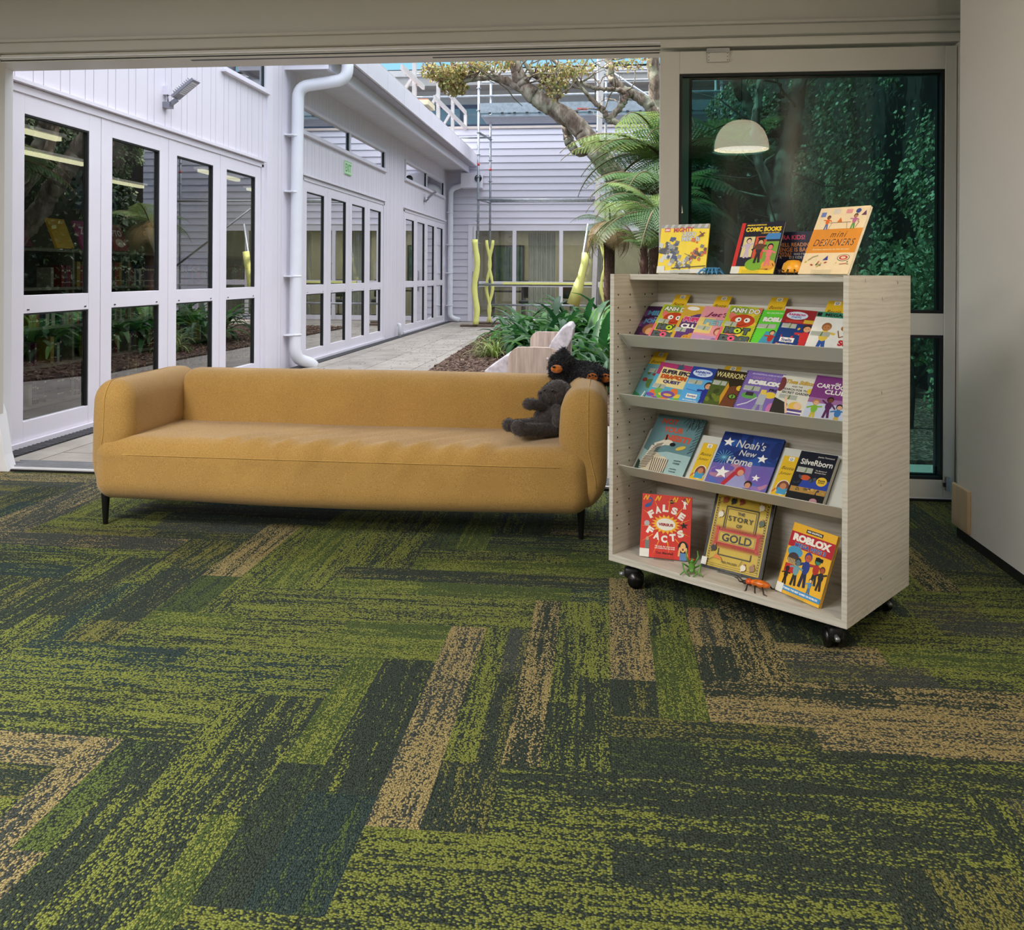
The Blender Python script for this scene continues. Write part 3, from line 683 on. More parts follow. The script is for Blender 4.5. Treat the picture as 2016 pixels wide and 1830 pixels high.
# interior behind the glass doors
m_inwall = mat((66, 64, 58), .8); m_incar = mat((78, 66, 66), .9)
w = MB(); w.box((-9.6, 4.6, -.06), (XL - .06, 21.3, -.01), m_incar); w.box((-9.6, 4.6, 3.0), (XL - .06, 21.3, 3.05), mat((140, 138, 130), .8)); w.box((-9.7, 4.6, 0), (-9.6, 21.3, 3.0), m_inwall)
w.box((-9.6, 4.5, 0), (XL - .06, 4.6, 3.0), m_inwall); w.box((-9.6, 21.3, 0), (XL - .06, 21.4, 3.0), m_inwall); w.box((-9.6, 16.3, 0), (XL - .3, 16.36, 3.0), mat((150, 146, 120), .8)); struct('wall_library', w)
EM = emis((255, 240, 196), 1.3)
for k, (x, y_, L, lb) in enumerate([(-5.6, 7.6, 1.4, 'nearest glowing ceiling strip light inside the building'), (-6.6, 9.6, 1.4, 'second glowing ceiling strip light behind the near doors'), (-5.4, 11.6, 1.2, 'ceiling strip light behind the third door leaf'), (-7.4, 12.4, 1.4, 'ceiling strip light deep behind the middle doors'), (-5.8, 14.0, 1.0, 'ceiling strip light glowing behind the middle doors'), (-5.4, 18.4, 1.0, 'ceiling strip light glowing behind the far doors')]):
    b = MB(); b.box((-.035, -L / 2, -.02), (.035, L / 2, .02), EM); r = b.build('strip_light', loc=(x, y_, 2.55), label=lb, cat='light', group='ceiling strip lights')
    b = MB(); b.box((-.08, -L / 2 - .02, .02), (.08, L / 2 + .02, .05), m_trimw); b.tube([(0, -L / 3, .05), (0, -L / 3, .45)], .004, m_dark, 5); b.tube([(0, L / 3, .05), (0, L / 3, .45)], .004, m_dark, 5); b.build('housing', r)
light('library_light', 'AREA', (-6.4, 9.5, 2.9), 42, (1, .93, .76), (3, 7), rot=(0, 0, 0)); light('library_light_far', 'AREA', (-6.4, 14.5, 2.9), 30, (1, .93, .74), (3, 3), rot=(0, 0, 0)); light('library_light_end', 'AREA', (-6.4, 18.5, 2.9), 16, (1, .93, .74), (3, 3), rot=(0, 0, 0))
# library shelving with books, seen through the near doors
SHM = mat((120, 112, 92), .6); rr = random.Random(3); spine = [(60, 30, 34), (120, 30, 34), (30, 36, 60), (40, 44, 44), (150, 140, 120), (90, 76, 50), (30, 60, 60), (140, 60, 40), (180, 170, 150), (110, 40, 80), (24, 24, 28), (150, 120, 50)]
proto = []
for k, c in enumerate(spine):
    b = MB(); wd = .026 + .012 * (k % 3); h = .18 + .02 * (k % 4); b.box((-.14, 0, 0), (0, wd, h), mat(c, .5)); b.box((0, .003, h * .72), (.0006, wd - .003, h * .80), mat((190, 180, 150), .5)); b.box((0, .003, h * .2), (.0006, wd - .003, h * .24), mat((190, 180, 150), .5))
    proto.append((b, wd, h))
pm = {}
cnames = ['dark red', 'bright red', 'navy', 'charcoal', 'cream', 'olive', 'teal', 'orange', 'pale grey', 'magenta', 'black', 'mustard']
def lib_case(x, y0, y1, label, tiers, top_display=True):
    r = thing('library_bookcase', label, 'bookcase', (x, y0, 0)); L = y1 - y0
    k = MB()
    for z in tiers: k.box((-.30, 0, z - .025), (.02, L, z), SHM)
    k.build('shelf', r)
    k = MB().box((-.31, 0, 0), (-.30, L, 1.42), mat((96, 92, 84), .7)); k.build('back_panel', r)
    nb = int(L / .95)
    for q in range(nb + 1):
        k = MB(); yy = L * q / nb; k.box((-.30, yy - .015, 0), (.0, yy + .015, 1.42), SHM); k.build('upright', r)
    return r
def fill(x, y0, y1, z, where, dens=.86):
    y = y0 + .03
    while y < y1 - .06:
        if rr.random() > dens: y += rr.uniform(.04, .12); continue
        i = rr.randrange(len(proto)); b, wd, h = proto[i]
        if i not in pm:
            o = b.build('book'); pm[i] = o
        else: o = pm[i].copy(); C.objects.link(o)
        o.location = (x - .01, y, z); tag(o, '%s upright book %s' % (cnames[i], where), 'book', 'books ' + where); y += wd + .003
tiers = [.02, .36, .70, 1.05, 1.40]
lib_case(-5.0, 6.7, 12.4, 'long low library bookcase behind the near glass doors', tiers)
for z, nm in zip(tiers[:4], ['on the floor-level shelf of the long library bookcase', 'on the second shelf of the long library bookcase', 'on the third shelf of the long library bookcase', 'on the highest shelf row of the long library bookcase']): fill(-5.0, 7.0 if z < 1 else 7.3, 11.9, z, nm, .90 if z > .6 else .8)
# face-out display on top
for k, (y_, c, t, lb) in enumerate([(7.55, (206, 160, 40), '', 'yellow face-out book behind the second door leaf'), (7.95, (168, 60, 120), 'ZIN', 'pink face-out book standing open behind the second door leaf'), (8.5, (150, 40, 54), 'PTO', 'dark red face-out book on top of the library bookcase'), (6.95, (96, 30, 40), '', 'maroon face-out book at the near end of the library bookcase'), (9.3, (200, 196, 180), '', 'pale face-out book behind the third door leaf')]):
    b = MB(); b.box((-.012, -.13, 0), (.012, .13, .30), mat(c, .4)); A = Art(b, (.012, -.13, 0), (0, 1, 0), (0, 0, 1), (1, 0, 0), .26, .30, .0006)
    if t: A.txt(t, .5, .66, .7, (240, 226, 226), bold=.03); A.ell(.5, .3, .3, .16, (230, 200, 180))
    o = b.build('display_book', loc=(-5.02, y_, 1.405), label=lb, cat='book'); o.rotation_euler = (0, -R(22), 0)
# signs
b = MB(); b.box((-.01, -.36, -.12), (.01, .36, .12), mat((20, 34, 78), .4)); A = Art(b, (.01, -.36, -.12), (0, 1, 0), (0, 0, 1), (1, 0, 0), .72, .24, .001)
A.txt('Haere mai', .5, .64, .52, (190, 200, 230), bold=.02); A.txt('Welcome', .5, .28, .44, (140, 156, 200))
b.build('hanging_sign', loc=(-5.2, 8.35, 1.93), label='dark blue hanging sign reading Haere mai Welcome', cat='sign')
for (y_, z, t, lb) in ((9.75, .78, 'Q', 'white letter Q card on the library shelf'), (12.0, 1.06, 'H', 'white letter H card on the library shelf')):
    b = MB(); b.box((-.004, -.09, 0), (.004, .09, .2), mat((170, 166, 148), .5)); A = Art(b, (.004, -.09, 0), (0, 1, 0), (0, 0, 1), (1, 0, 0), .18, .2, .0006); A.txt(t, .5, .5, .5, (20, 20, 24), bold=.04)
    b.build('letter_card', loc=(-4.985, y_, z - .06), label=lb, cat='sign')
# white kiosks behind the middle doors, desk
for k, y_ in enumerate((14.05, 15.5)):
    b = MB(); b.prism([(-.16, 0), (.16, 0), (.11, 1.25), (-.11, 1.25)], -.03, .03, mat((196, 206, 212), .4), 'x')
    r = b.build('kiosk', loc=(-5.0, y_ - .3, .25), label=['white tapered library kiosk behind the third leaf of the middle doors', 'white tapered library kiosk behind the last leaf of the middle doors'][k], cat='kiosk', group='white library kiosks')
    b = MB(); b.box((.031, -.08, .3), (.034, .08, .33), m_dark); b.box((.031, -.12, 1.1), (.034, .12, 1.12), m_dark); b.build('slot', r)
    b = MB().box((-.05, -.25, -.25), (.05, .25, 0), SHM); b.build('base', r)
b = MB(); b.box((-.3, -1.8, .72), (.3, 1.8, .78), mat((150, 150, 130), .4)); o = b.build('counter', loc=(-5.5, 13.4, 0), label='long pale counter behind the middle folding doors', cat='counter')
b = MB(); b.box((-.28, -1.75, 0), (.26, 1.75, .72), mat((60, 50, 46), .6)); b.build('counter_front', o)

# ================================================================ far weatherboard wall
YF = 21.3; m_wb = mat((208, 204, 216), .55, var=.02, scale=1)
w = MB()
def boards(x0, x1, z0, z1):
    z = z0
    while z < z1 - .01:
        h = min(.172, z1 - z); w.add([(x0, YF - .028, z), (x1, YF - .028, z), (x1, YF - .004, z + h), (x0, YF - .004, z + h), (x0, YF, z), (x1, YF, z)], [(0, 1, 2, 3), (4, 5, 1, 0)], m_wb); z += h
WX0, WX1, WZ = -3.40, 2.2, 2.36
boards(XL, WX0, 0, WZ + .05); boards(XL, 6, WZ + .05, 4.82); boards(WX1, 6, 0, WZ + .05)
w.box((XL, YF + .001, WZ + .05), (6, YF + .1, 4.82), m_wb); w.box((XL, YF + .001, 0), (WX0, YF + .1, WZ + .05), m_wb); struct('wall_far', w)
w = MB(); w.box((WX0 - .02, YF - .06, WZ + .06), (WX1, YF, WZ + .09), m_trimw); w.box((WX0 - .02, YF - .04, 0), (WX0 + .12, YF + .02, WZ + .06), m_trimw); w.box((WX0, YF - .03, WZ - .1), (WX1, YF + .02, WZ + .06), m_trimw); struct('trim_11', w)
r = thing('window_6', 'long white framed sliding doors in the far weatherboard wall', None, (0, YF, 0)); r['kind'] = 'structure'
xs = [-3.28, -2.26, -1.10, .09, 1.2, 2.2]
w = MB(); g = .06
w.box((WX0 + .12, -.03, 0), (WX1, .02, .12), m_trimw); w.box((WX0 + .12, -.03, .87), (WX1, .02, 1.0), m_trimw)
for x in xs: w.box((x - .045, -.04, 0), (x + .045, .02, WZ), m_trimw)
w.build('frame', r)
for x0, x1 in zip(xs, xs[1:]):
    for z0, z1 in ((.12, .87), (1.0, WZ - .1)):
        p = MB(); p.add([(x0 + .045, -.005, z0), (x1 - .045, -.005, z0), (x1 - .045, -.005, z1), (x0 + .045, -.005, z1)], [(0, 1, 2, 3)], m_glass_clear); p.build('pane', r)
h = MB(); h.tube([(-3.29, -.07, .75), (-3.29, -.07, 1.25)], .012, m_alu, 6); h.build('door_handle', r)
# room behind it
w = MB(); w.box((XL, 24.4, 0), (6, 24.5, 3), mat((158, 154, 132), .8)); w.box((XL, YF + .1, -.05), (6, 24.5, -.01), mat((70, 64, 60), .9)); w.box((XL, YF + .1, 2.5), (6, 24.5, 2.55), mat((170, 166, 150), .8)); w.box((XL - .1, YF + .1, 0), (XL, 24.5, 2.5), mat((150, 146, 130), .8)); struct('wall_far_room', w)
light('far_room_light', 'AREA', (-.5, 22.9, 2.45), 90, (1, .95, .82), (5, 1.5), rot=(0, 0, 0))
def curtain(x0, x1, label):
    c = MB(); n = 60; cm = mat((206, 202, 186), .8); pts = []
    for k in range(n + 1):
        x = x0 + (x1 - x0) * k / n; pts.append((x, .04 * math.sin(k * 1.25) + .012 * math.sin(k * 3.1)))
    vs = [(x, y, .02) for x, y in pts] + [(x, y, 2.25) for x, y in pts] + [(x, y + .004, .02) for x, y in pts] + [(x, y + .004, 2.25) for x, y in pts]; q = n + 1
    c.add(vs, [(k, k + 1, q + k + 1, q + k) for k in range(n)] + [(2 * q + k + 1, 2 * q + k, 3 * q + k, 3 * q + k + 1) for k in range(n)], cm, True)
    c.build('curtain', loc=(0, 21.75, 0), label=label, cat='curtain', group='pale curtains in the far room')
curtain(-1.95, -1.25, 'pale pleated curtain behind the second pane of the far sliding doors'); curtain(-.35, .15, 'pale pleated curtain behind the third pane of the far sliding doors')
b = MB(); b.box((-.45, 0, -.55), (.45, .04, .55), m_dark); b.box((-.40, -.005, -.5), (.40, 0, .5), mat((52, 78, 66), .5, var=.5, scale=5)); b.build('framed_picture', loc=(-2.75, 24.3, 1.45), label='dark framed picture on the far room wall', cat='picture')
b = MB(); b.box((-.5, -.35, .70), (.5, .35, .74), m_dark); o = b.build('meeting_table', loc=(-2.6, 22.9, 0), label='dark table in the far room', cat='table')
for x in (-.42, .42):
    b = MB(); b.box((x - .03, -.3, 0), (x + .03, .3, .70), m_dark); b.build('leg', o)
def office_chair(x, y, label):
    r = thing('office_chair', label, 'chair', (x, y, 0), group='dark office chairs in the far room')
    MB().rbox((-.24, -.24, .42), (.24, .24, .50), .035, m_dark, (4, 4, 4)).build('seat', r); MB().rbox((-.21, .18, .55), (.21, .25, 1.02), .03, m_dark, (4, 4, 4)).build('backrest', r)
    k = MB(); k.tube([(0, 0, .1), (0, 0, .42)], .025, m_alu, 6); k.tube([(0, .2, .44), (0, .24, .6)], .02, m_dark, 6); k.build('column', r)
    for q in range(5):
        a = q * 1.2566; k = MB(); k.beam((0, 0, .1), (.27 * math.cos(a), .27 * math.sin(a), .05), .04, .03, m_dark); k.sphere((.27 * math.cos(a), .27 * math.sin(a), .025), .028, m_dark, 8, 6); k.build('leg', r)
office_chair(-2.0, 22.4, 'dark office chair behind the first pane of the far sliding doors'); office_chair(-.9, 22.3, 'dark office chair behind the second pane of the far sliding doors')
# upper storey: clerestory band, fascia and roofs
w = MB(); m_up = mat((150, 148, 146), .6)
w.box((-4.6, 23, 4.6), (8, 23.1, 5.14), m_wb); w.box((-12, 23, 5.74), (8, 23.1, 6.2), m_up); w.box((-12, 22.3, 6.12), (8, 23.0, 6.36), mat((150, 146, 142), .6)); w.box((-12, 22.25, 6.36), (8, 26, 6.52), mat((176, 172, 170), .6))
w.add([(-12, 22.3, 6.52), (8, 22.3, 6.62), (8, 27, 7.2), (-12, 27, 7.0)], [(0, 1, 2, 3)], mat((150, 132, 112), .7)); w.box((XL, YF - .05, 4.80), (6, YF + .2, 4.86), mat((200, 186, 178), .6)); w.box((-12, YF + .1, 4.6), (8, 23, 4.64), mat((110, 110, 112), .7))
w.box((-12, YF, 3.9), (XL, YF + .1, 4.82), m_wb)
struct('wall_upper_storey', w)
r = thing('window_7', 'dark clerestory window band above the far weatherboard wall', None, (0, 22.98, 5.14)); r['kind'] = 'structure'
w = MB(); mf = mat((52, 60, 82), .5); w.box((-9, 0, 0), (8, .03, .07), mf); w.box((-9, 0, .50), (8, .03, .60), mf)
for x in (-8, -6.6, -5.2, -3.9, -2.6, -1.3, 0, 1.3, 2.6, 3.9): w.box((x - .04, 0, .07), (x + .04, .03, .5), mf)
w.build('frame', r); w = MB(); w.add([(-9, .015, .07), (8, .015, .07), (8, .015, .5), (-9, .015, .5)], [(0, 1, 2, 3)], mat((118, 128, 132), .08, .6)); w.build('pane', r)
# ================================================================ roof edge protection on the left roof
m_timber = mat((190, 184, 182), .6, var=.08, scale=6); m_foam = mat((226, 226, 132), .7, var=.05, scale=8)
XG = -3.55
def rail_post(px, p0, p1, label):
    b_ = atx(px, p1, XG); t_ = atx(px, p0, XG); z1 = t_.z; o = Vector((XG, b_.y, 4.12))
    r = thing('roof_guardrail', label, 'guardrail', o, group='white timber guardrail frames on the left roof')
    k = MB(); k.box((-.035, -.045, 0), (.035, .045, z1 - 4.12), m_timber); k.build('post', r)
    k = MB(); k.beam((-.5, 0, .03), (-.02, 0, (z1 - 4.12) * .72), .05, .07, m_timber, up=(0, 1, 0)); k.beam((-.62, 0, .02), (.02, 0, .02), .06, .05, m_timber); k.build('brace', r)
for px, p0, p1, lb in ((815.7, 120, 202, 'nearest white timber guardrail frame on the left roof'), (862.6, 155, 237, 'second white timber guardrail frame, beside the leafy branch'), (891, 190, 266, 'third white timber guardrail frame from the near end'), (916, 226, 288, 'farthest and smallest white timber guardrail frame')): rail_post(px, p0, p1, lb)
for a, c, lb in (((790.6, 131.6), (834, 172), 'near top guardrail timber above the left roof'), ((849.5, 146), (917, 222), 'far top guardrail timber above the left roof'), ((855, 191.7), (928, 262.6), 'lower far guardrail timber above the left roof')):
    p, q = atx(*a, XG + .06), atx(*c, XG + .06); MB().beam(p, q, .045, .09, m_timber).build('guardrail_timber', label=lb, cat='timber rail', group='guardrail timbers', origin=(p + q) / 2)
MB().box((-3.34, 11, 4.16), (-3.28, 21.2, 4.24), m_timber).build('toe_board', label='long thin timber toe board lying on the box gutter', cat='timber board')
b = MB(); b.box((-.12, -.3, 0), (.12, .3, .09), mat((226, 214, 180), .6)); b.box((-.1, -.24, .09), (.1, .2, .12), mat((160, 96, 78), .6)); b.build('timber_offcuts', loc=(-3.32, 15.6, 4.24), label='small cream and brown timber offcuts lying on the gutter edge', cat='timber')
r = thing('air_conditioner', 'beige air conditioning unit on the left roof', 'air conditioner', (-4.6, 12.6, 4.14))
b = MB(); b.box((-.3, -.5, .1), (.3, .5, 1.5), mat((206, 200, 186), .5)); b.build('casing', r, bevel=.01)
b = MB(); b.box((.3, -.4, .2), (.305, .4, 1.4), m_alu)
for k in range(12): b.box((.305, -.42, .22 + .1 * k), (.32, .42, .25 + .1 * k), m_dark)
b.build('grille', r)
b = MB(); b.box((-.3, -.45, 0), (-.2, .45, .1), m_dark); b.box((.2, -.45, 0), (.3, .45, .1), m_dark); b.build('foot', r)

# ================================================================ scaffold
SC = 'galvanised scaffold tubes by the far wall'
def sc_tube(p, q, label, r=.027, nm='scaffold_tube'):
    p = Vector(p); q = Vector(q); o = p
    t = MB().tube([Vector(), q - p], r, m_galv, 10).build(nm, loc=o, label=label, cat='scaffold tube', group=SC); return t
def standard(x, y, top, label, z0=.03):
    t = sc_tube((x, y, z0), (x, y, top), label, nm='scaffold_standard')
    for k in range(int(top / .5)):
        z = .35 + k * .5
        if z > top: break
        c = MB().lathe([(.027, z - .004), (.055, z - .004), (.055, z + .004), (.027, z + .004)], m_galv, 10)
        c.build('rosette', t)
    c = MB().lathe([(.027, 3.6), (.030, 3.6), (.030, 3.66), (.027, 3.66)], mat((190, 70, 70), .6), 10); c.build('marker_band', t)
FX = [(-2.88, 19.3), (-2.74, 20.3), (-.20, 19.3), (-.02, 20.3), (2.5, 19.3), (2.5, 20.3), (5.2, 19.3)]
for (x, y), lb in zip(FX, ['front left scaffold standard with a wavy yellow foam sleeve', 'rear left scaffold standard with twisted yellow foam', 'front middle scaffold standard behind the leaning trunk', 'rear middle scaffold standard wrapped in twisted yellow foam', 'front scaffold standard seen through the green glass', 'rear scaffold standard seen through the green glass', 'far right scaffold standard behind the ivy']):
    standard(x, y, 6.15, lb)
    MB().box((-.38, -.11, 0), (.38, .11, .04), mat((92, 74, 62), .8, var=.2)).build('sole_board', loc=(x, y, -.01), label='brown timber sole board under the ' + lb.split(' with')[0].split(' wrapped')[0].split(' behind')[0].split(' seen')[0] + (' behind the glass' if 'seen' in lb else ''), cat='board')
L_ = [((-2.9, 19.27, 2.86), (-.18, 19.27, 2.85), 'front horizontal scaffold ledger above the window heads'), ((-2.74, 20.27, 2.90), (0, 20.27, 2.90), 'rear horizontal scaffold ledger above the window heads'),
 ((-2.9, 19.27, .94), (-.2, 19.27, .94), 'front low scaffold ledger under the yellow foam strip'), ((-2.74, 20.27, .45), (0, 20.27, .45), 'rear lowest scaffold ledger'), ((-2.88, 19.3, 2.87), (-2.74, 20.3, 2.87), 'short left transom of the scaffold above the window heads'), ((-2.88, 19.3, 4.38), (-2.74, 20.3, 4.38), 'short left transom under the scaffold platform'), ((-2.88, 19.3, .95), (-2.74, 20.3, .95), 'short low left transom of the scaffold'),
 ((-4.6, 20.27, 4.42), (-2.74, 20.27, 4.42), 'scaffold tube running left behind the gutter end'), ((-4.8, 20.27, 5.4), (8, 20.27, 5.45), 'long middle guardrail tube of the scaffold'), ((-4.8, 20.27, 5.95), (8, 20.27, 5.98), 'long top guardrail tube of the scaffold'), ((-.2, 19.27, 2.85), (2.5, 19.27, 2.85), 'front scaffold ledger behind the fern'), ((-.2, 19.27, 5.9), (2.4, 19.27, 4.1), 'sloping scaffold brace at the top right'), ((-.2, 19.27, 3.0), (2.5, 19.27, 1.0), 'sloping scaffold brace behind the fern trunk'), ((-2.8, 19.27, 5.5), (5.2, 19.27, 5.5), 'front guardrail tube of the scaffold platform'), ((2.5, 19.27, 2.0), (5.2, 19.27, 2.0), 'scaffold tube seen low through the green glass')]
for p, q, lb in L_: sc_tube(p, q, lb, .024)
MB().beam((-.28, 19.2, 0.05), (-.1, 19.2, 6.1), .10, .05, m_timber, up=(0, 1, 0)).build('scaffold_prop', label='pale upright scaffold prop behind the tree trunk', cat='prop')
r = thing('scaffold_platform', 'galvanised scaffold platform with toe board under the clerestory', 'scaffold platform', (-2.85, 19.3, 4.74))
b = MB()
for k in range(4):
    for j in range(3): b.box((.02 + 2.72 * j, .02 + .245 * k, .0), (2.70 + 2.72 * j, .25 + .245 * k, .05), m_galv)
b.build('deck_plank', r)
b = MB(); b.box((0, -.02, .08), (8.2, .0, .30), m_galv); b.build('toe_board', r)
b = MB()
for k in range(28): b.box((.2 + k * .28, -.022, .05), (.26 + k * .28, -.02, .09), m_dark)
b.box((2.2, -.023, .11), (2.42, -.02, .16), mat((196, 60, 60), .5)); b.box((2.5, -.023, .11), (2.68, -.02, .16), mat((90, 130, 190), .5)); b.build('marking', r)
def foam(pts, rads, label):
    o = Vector(pts[0]); t = MB().tube([Vector(p) - o for p in pts], rads, m_foam, 12); t.build('foam_sleeve', loc=o, label=label, cat='foam sleeve', group='yellow foam sleeves on the scaffold')
def wavy(x, y, z0, z1, lb, amp=.03, r=.07, ph=0, seg=22, tw=1):
    pts = []; rd = []
    for k in range(seg + 1):
        t = k / seg; z = z0 + (z1 - z0) * t; pts.append((x + amp * math.sin(t * 11 + ph), y - .03, z)); rd.append(r * (.86 + .14 * abs(math.cos(t * 16 + ph))) * (.8 if tw > 1 and k % 5 == 0 else 1))
    foam(pts, rd, lb)
wavy(-2.91, 19.24, .05, 1.96, 'wavy yellow foam sleeve on the front left scaffold standard')
wavy(-2.76, 20.22, .05, 1.98, 'left half of the twisted yellow foam on the rear left standard', .045, .04, 0, 20, 2); wavy(-2.70, 20.22, .05, 1.98, 'right half of the twisted yellow foam on the rear left standard', -.045, .04, 0, 20, 2)
wavy(-.06, 20.22, .1, 1.98, 'left half of the twisted yellow foam on the rear middle standard', .05, .045, 0, 20, 2); wavy(.02, 20.22, .1, 1.98, 'right half of the twisted yellow foam on the rear middle standard', -.05, .045, 0, 20, 2)
foam([at(1128, 600, 17.5), at(1138, 566, 17.5), at(1144, 545, 17.5), at(1150, 520, 17.5), at(1153, 497, 17.5)], [.13, .11, .075, .07, .07], 'thick leaning yellow foam sleeve behind the broad green leaves')
sc_tube(at(1126, 640, 17.5), at(1158, 440, 17.5), 'leaning scaffold tube inside the leaning yellow foam sleeve', .022)
MB().box((-2.3, 19.20, .955), (-.3, 19.28, 1.0), m_foam).build('foam_strip', label='long flat yellow foam strip lying on the low scaffold ledger', cat='foam strip')

# ================================================================ trees
def bark_mat(dark, light_, sc=9):
    n = NT('bark'); b = n.bsdf(.9); v = n.coord('Object', (1, 1, .28)); nz = n.noise(v, sc, 8, .7); n2 = n.noise(n.coord('Object'), sc * .5, 4)
    c = n.ramp(nz, [(.36, lin(dark)), (.50, lin(tuple((a + b_) / 2 for a, b_ in zip(dark, light_)))), (.62, lin(light_))])
    c = n.mix(n.ramp(n2, [(.5, (0, 0, 0, 1)), (.62, (.55, .55, .55, 1))]), c, lin((186, 190, 166))); n.l(c, b.inputs['Base Color']); n.bump(nz, b, 1.0, .05); return n.m
m_bark = bark_mat((84, 66, 56), (176, 164, 148)); m_bark2 = bark_mat((44, 36, 32), (84, 72, 64))
rt = random.Random(21)
def limb(mb, pts, Y, m, jit=.012, dy=0.0, seg=22):
    P = []; Rr = []
    n0 = len(pts)
    for i in range(n0 - 1):
        for k in range(8):
            t = k / 8
            a = [pts[max(i - 1, 0)], pts[i], pts[i + 1], pts[min(i + 2, n0 - 1)]]
            f = lambda q: .5 * ((2 * a[1][q]) + (-a[0][q] + a[2][q]) * t + (2 * a[0][q] - 5 * a[1][q] + 4 * a[2][q] - a[3][q]) * t * t + (-a[0][q] + 3 * a[1][q] - 3 * a[2][q] + a[3][q]) * t ** 3)
            yy = Y + dy * (i + t) / n0; P.append(at(f(0), f(1), yy)); Rr.append(f(2) * yy / CF * (1 + rt.uniform(-.06, .06)))
    yy = Y + dy; P.append(at(pts[-1][0], pts[-1][1], yy)); Rr.append(pts[-1][2] * yy / CF)
    P = [p + Vector((rt.uniform(-jit, jit), rt.uniform(-jit, jit), rt.uniform(-jit, jit))) for p in P]
    o = len(mb.v); mb.tube(P, Rr, m, seg)
    for i in range(o, len(mb.v)):
        c = P[min((i - o) // seg, len(P) - 1)]; v = mb.v[i]; d = v - c; mb.v[i] = c + d * (1 + .18 * noise.noise(v * 6) + .13 * noise.noise(Vector((v.x * 22, v.y * 22, v.z * 8))))
    return P
def twigs(mb, P, m, n, L, r, up=.3):
    for k in range(n):
        p = rt.choice(P); d = Vector((rt.uniform(-1, 1), rt.uniform(-.6, .6), rt.uniform(-.4, 1) + up)).normalized(); q = [p]
        for s in range(5): d = (d + Vector((rt.uniform(-.5, .5), rt.uniform(-.4, .4), rt.uniform(-.4, .5)))).normalized(); q.append(q[-1] + d * L / 5)
        mb.tube(q, [r * (1 - i / 7) for i in range(6)], m, 5)
def leaves(mb, c, rad, n, size, mats, rng, shell=0.0, face=None):
    c = Vector(c)
    for k in range(n):
        while True:
            d = Vector((rng.uniform(-1, 1), rng.uniform(-1, 1), rng.uniform(-1, 1)))
            if shell < d.length <= 1: break
        p = c + Vector((d.x * rad[0], d.y * rad[1], d.z * rad[2])); s = size * rng.uniform(.6, 1.3)
        a = Vector((rng.uniform(-1, 1), rng.uniform(-1, 1), rng.uniform(-1, 1))).normalized(); b_ = a.cross(Vector((rng.uniform(-1, 1), rng.uniform(-1, 1), rng.uniform(-1, 1)))).normalized()
        w_ = s * .42; nn = a.cross(b_) * s * .12
        mb.add([p, p + a * s * .5 + b_ * w_ + nn, p + a * s, p + a * s * .5 - b_ * w_ + nn], [(0, 1, 2), (0, 2, 3)], mats[k % len(mats)])
def leaf_mat(c, trans=.35):
    n = NT('leaf'); b = n.bsdf(.45, 0, .4); v = n.coord('Object'); nz = n.noise(v, 5, 3); cc = lin(c)
    n.l(n.ramp(nz, [(.3, tuple(x * .75 for x in cc[:3]) + (1,)), (.7, tuple(min(1, x * 1.25) for x in cc[:3]) + (1,))]), b.inputs['Base Color'])
    t = n.n('BsdfTranslucent'); t.inputs[0].default_value = tuple(min(1, x * 1.3) for x in cc[:3]) + (1,); mx = n.n('MixShader'); mx.inputs[0].default_value = trans
    n.l(b.outputs[0], mx.inputs[1]); n.l(t.outputs[0], mx.inputs[2]); n.l(mx.outputs[0], n.out.inputs[0]); return n.m
LG = [leaf_mat((150, 146, 92)), leaf_mat((176, 160, 104)), leaf_mat((112, 120, 66)), leaf_mat((132, 104, 72))]
T1 = thing('gnarled_tree', 'large gnarled tree with a thick leaning trunk crossing the opening', 'tree', atz(1490, 640))
t = MB()
P1 = limb(t, [(1500, 650, 34), (1440, 570, 30), (1350, 500, 27), (1290, 450, 24), (1253, 412, 21), (1227, 373, 20), (1208, 342, 20), (1182, 308, 19), (1158, 273, 18), (1132, 243, 18), (1090, 214, 18), (1056, 193, 16), (1030, 165, 14), (1018, 140, 13), (1008, 100, 12), (990, 50, 10)], 12.0, m_bark, dy=-.0)
P2 = limb(t, [(1050, 188, 9), (1020, 172, 8), (998, 159, 7.5), (964, 152, 6), (927, 156, 5), (898, 163, 4), (872, 160, 3), (850, 150, 2)], 12.0, m_bark)
P3 = limb(t, [(1096, 208, 6), (1091, 180, 5.5), (1074, 165, 5), (1053, 150, 4.5), (1038, 130, 4), (1020, 105, 3)], 12.0, m_bark)
P4 = limb(t, [(1114, 240, 9), (1117, 265, 9), (1124, 286, 9), (1138, 299, 8), (1160, 297, 8)], 12.2, m_bark)
P5 = limb(t, [(1500, 560, 18), (1430, 440, 16), (1340, 340, 14), (1303, 273, 13), (1293, 236, 12), (1277, 207, 11), (1253, 189, 9.5), (1222, 173, 9), (1204, 152, 8), (1200, 125, 7.5), (1190, 90, 6)], 12.5, m_bark)
P6 = limb(t, [(1215, 240, 6), (1198, 236, 6), (1190, 220, 5), (1174, 205, 4.5), (1148, 176, 4), (1130, 155, 4), (1104, 132, 3.5), (1080, 110, 3)], 12.4, m_bark)
P7 = limb(t, [(1196, 236, 6), (1212, 220, 6), (1226, 205, 6), (1232, 189, 6), (1220, 177, 4.5), (1190, 176, 4), (1165, 172, 3.5), (1145, 160, 3)], 12.4, m_bark)
P8 = limb(t, [(1530, 560, 20), (1400, 400, 16), (1320, 300, 14), (1296, 230, 13), (1290, 180, 12.5), (1287, 130, 12), (1280, 70, 10)], 12.8, m_bark)
t.build('trunk', T1, origin=None).location = -T1.location
t = MB(); twigs(t, P2[6:], m_bark, 26, .8, .018); twigs(t, P3, m_bark, 10, .7, .014); twigs(t, P6[6:], m_bark, 12, .7, .013); twigs(t, P7, m_bark, 10, .6, .012); twigs(t, P5[-12:], m_bark, 8, .7, .014)
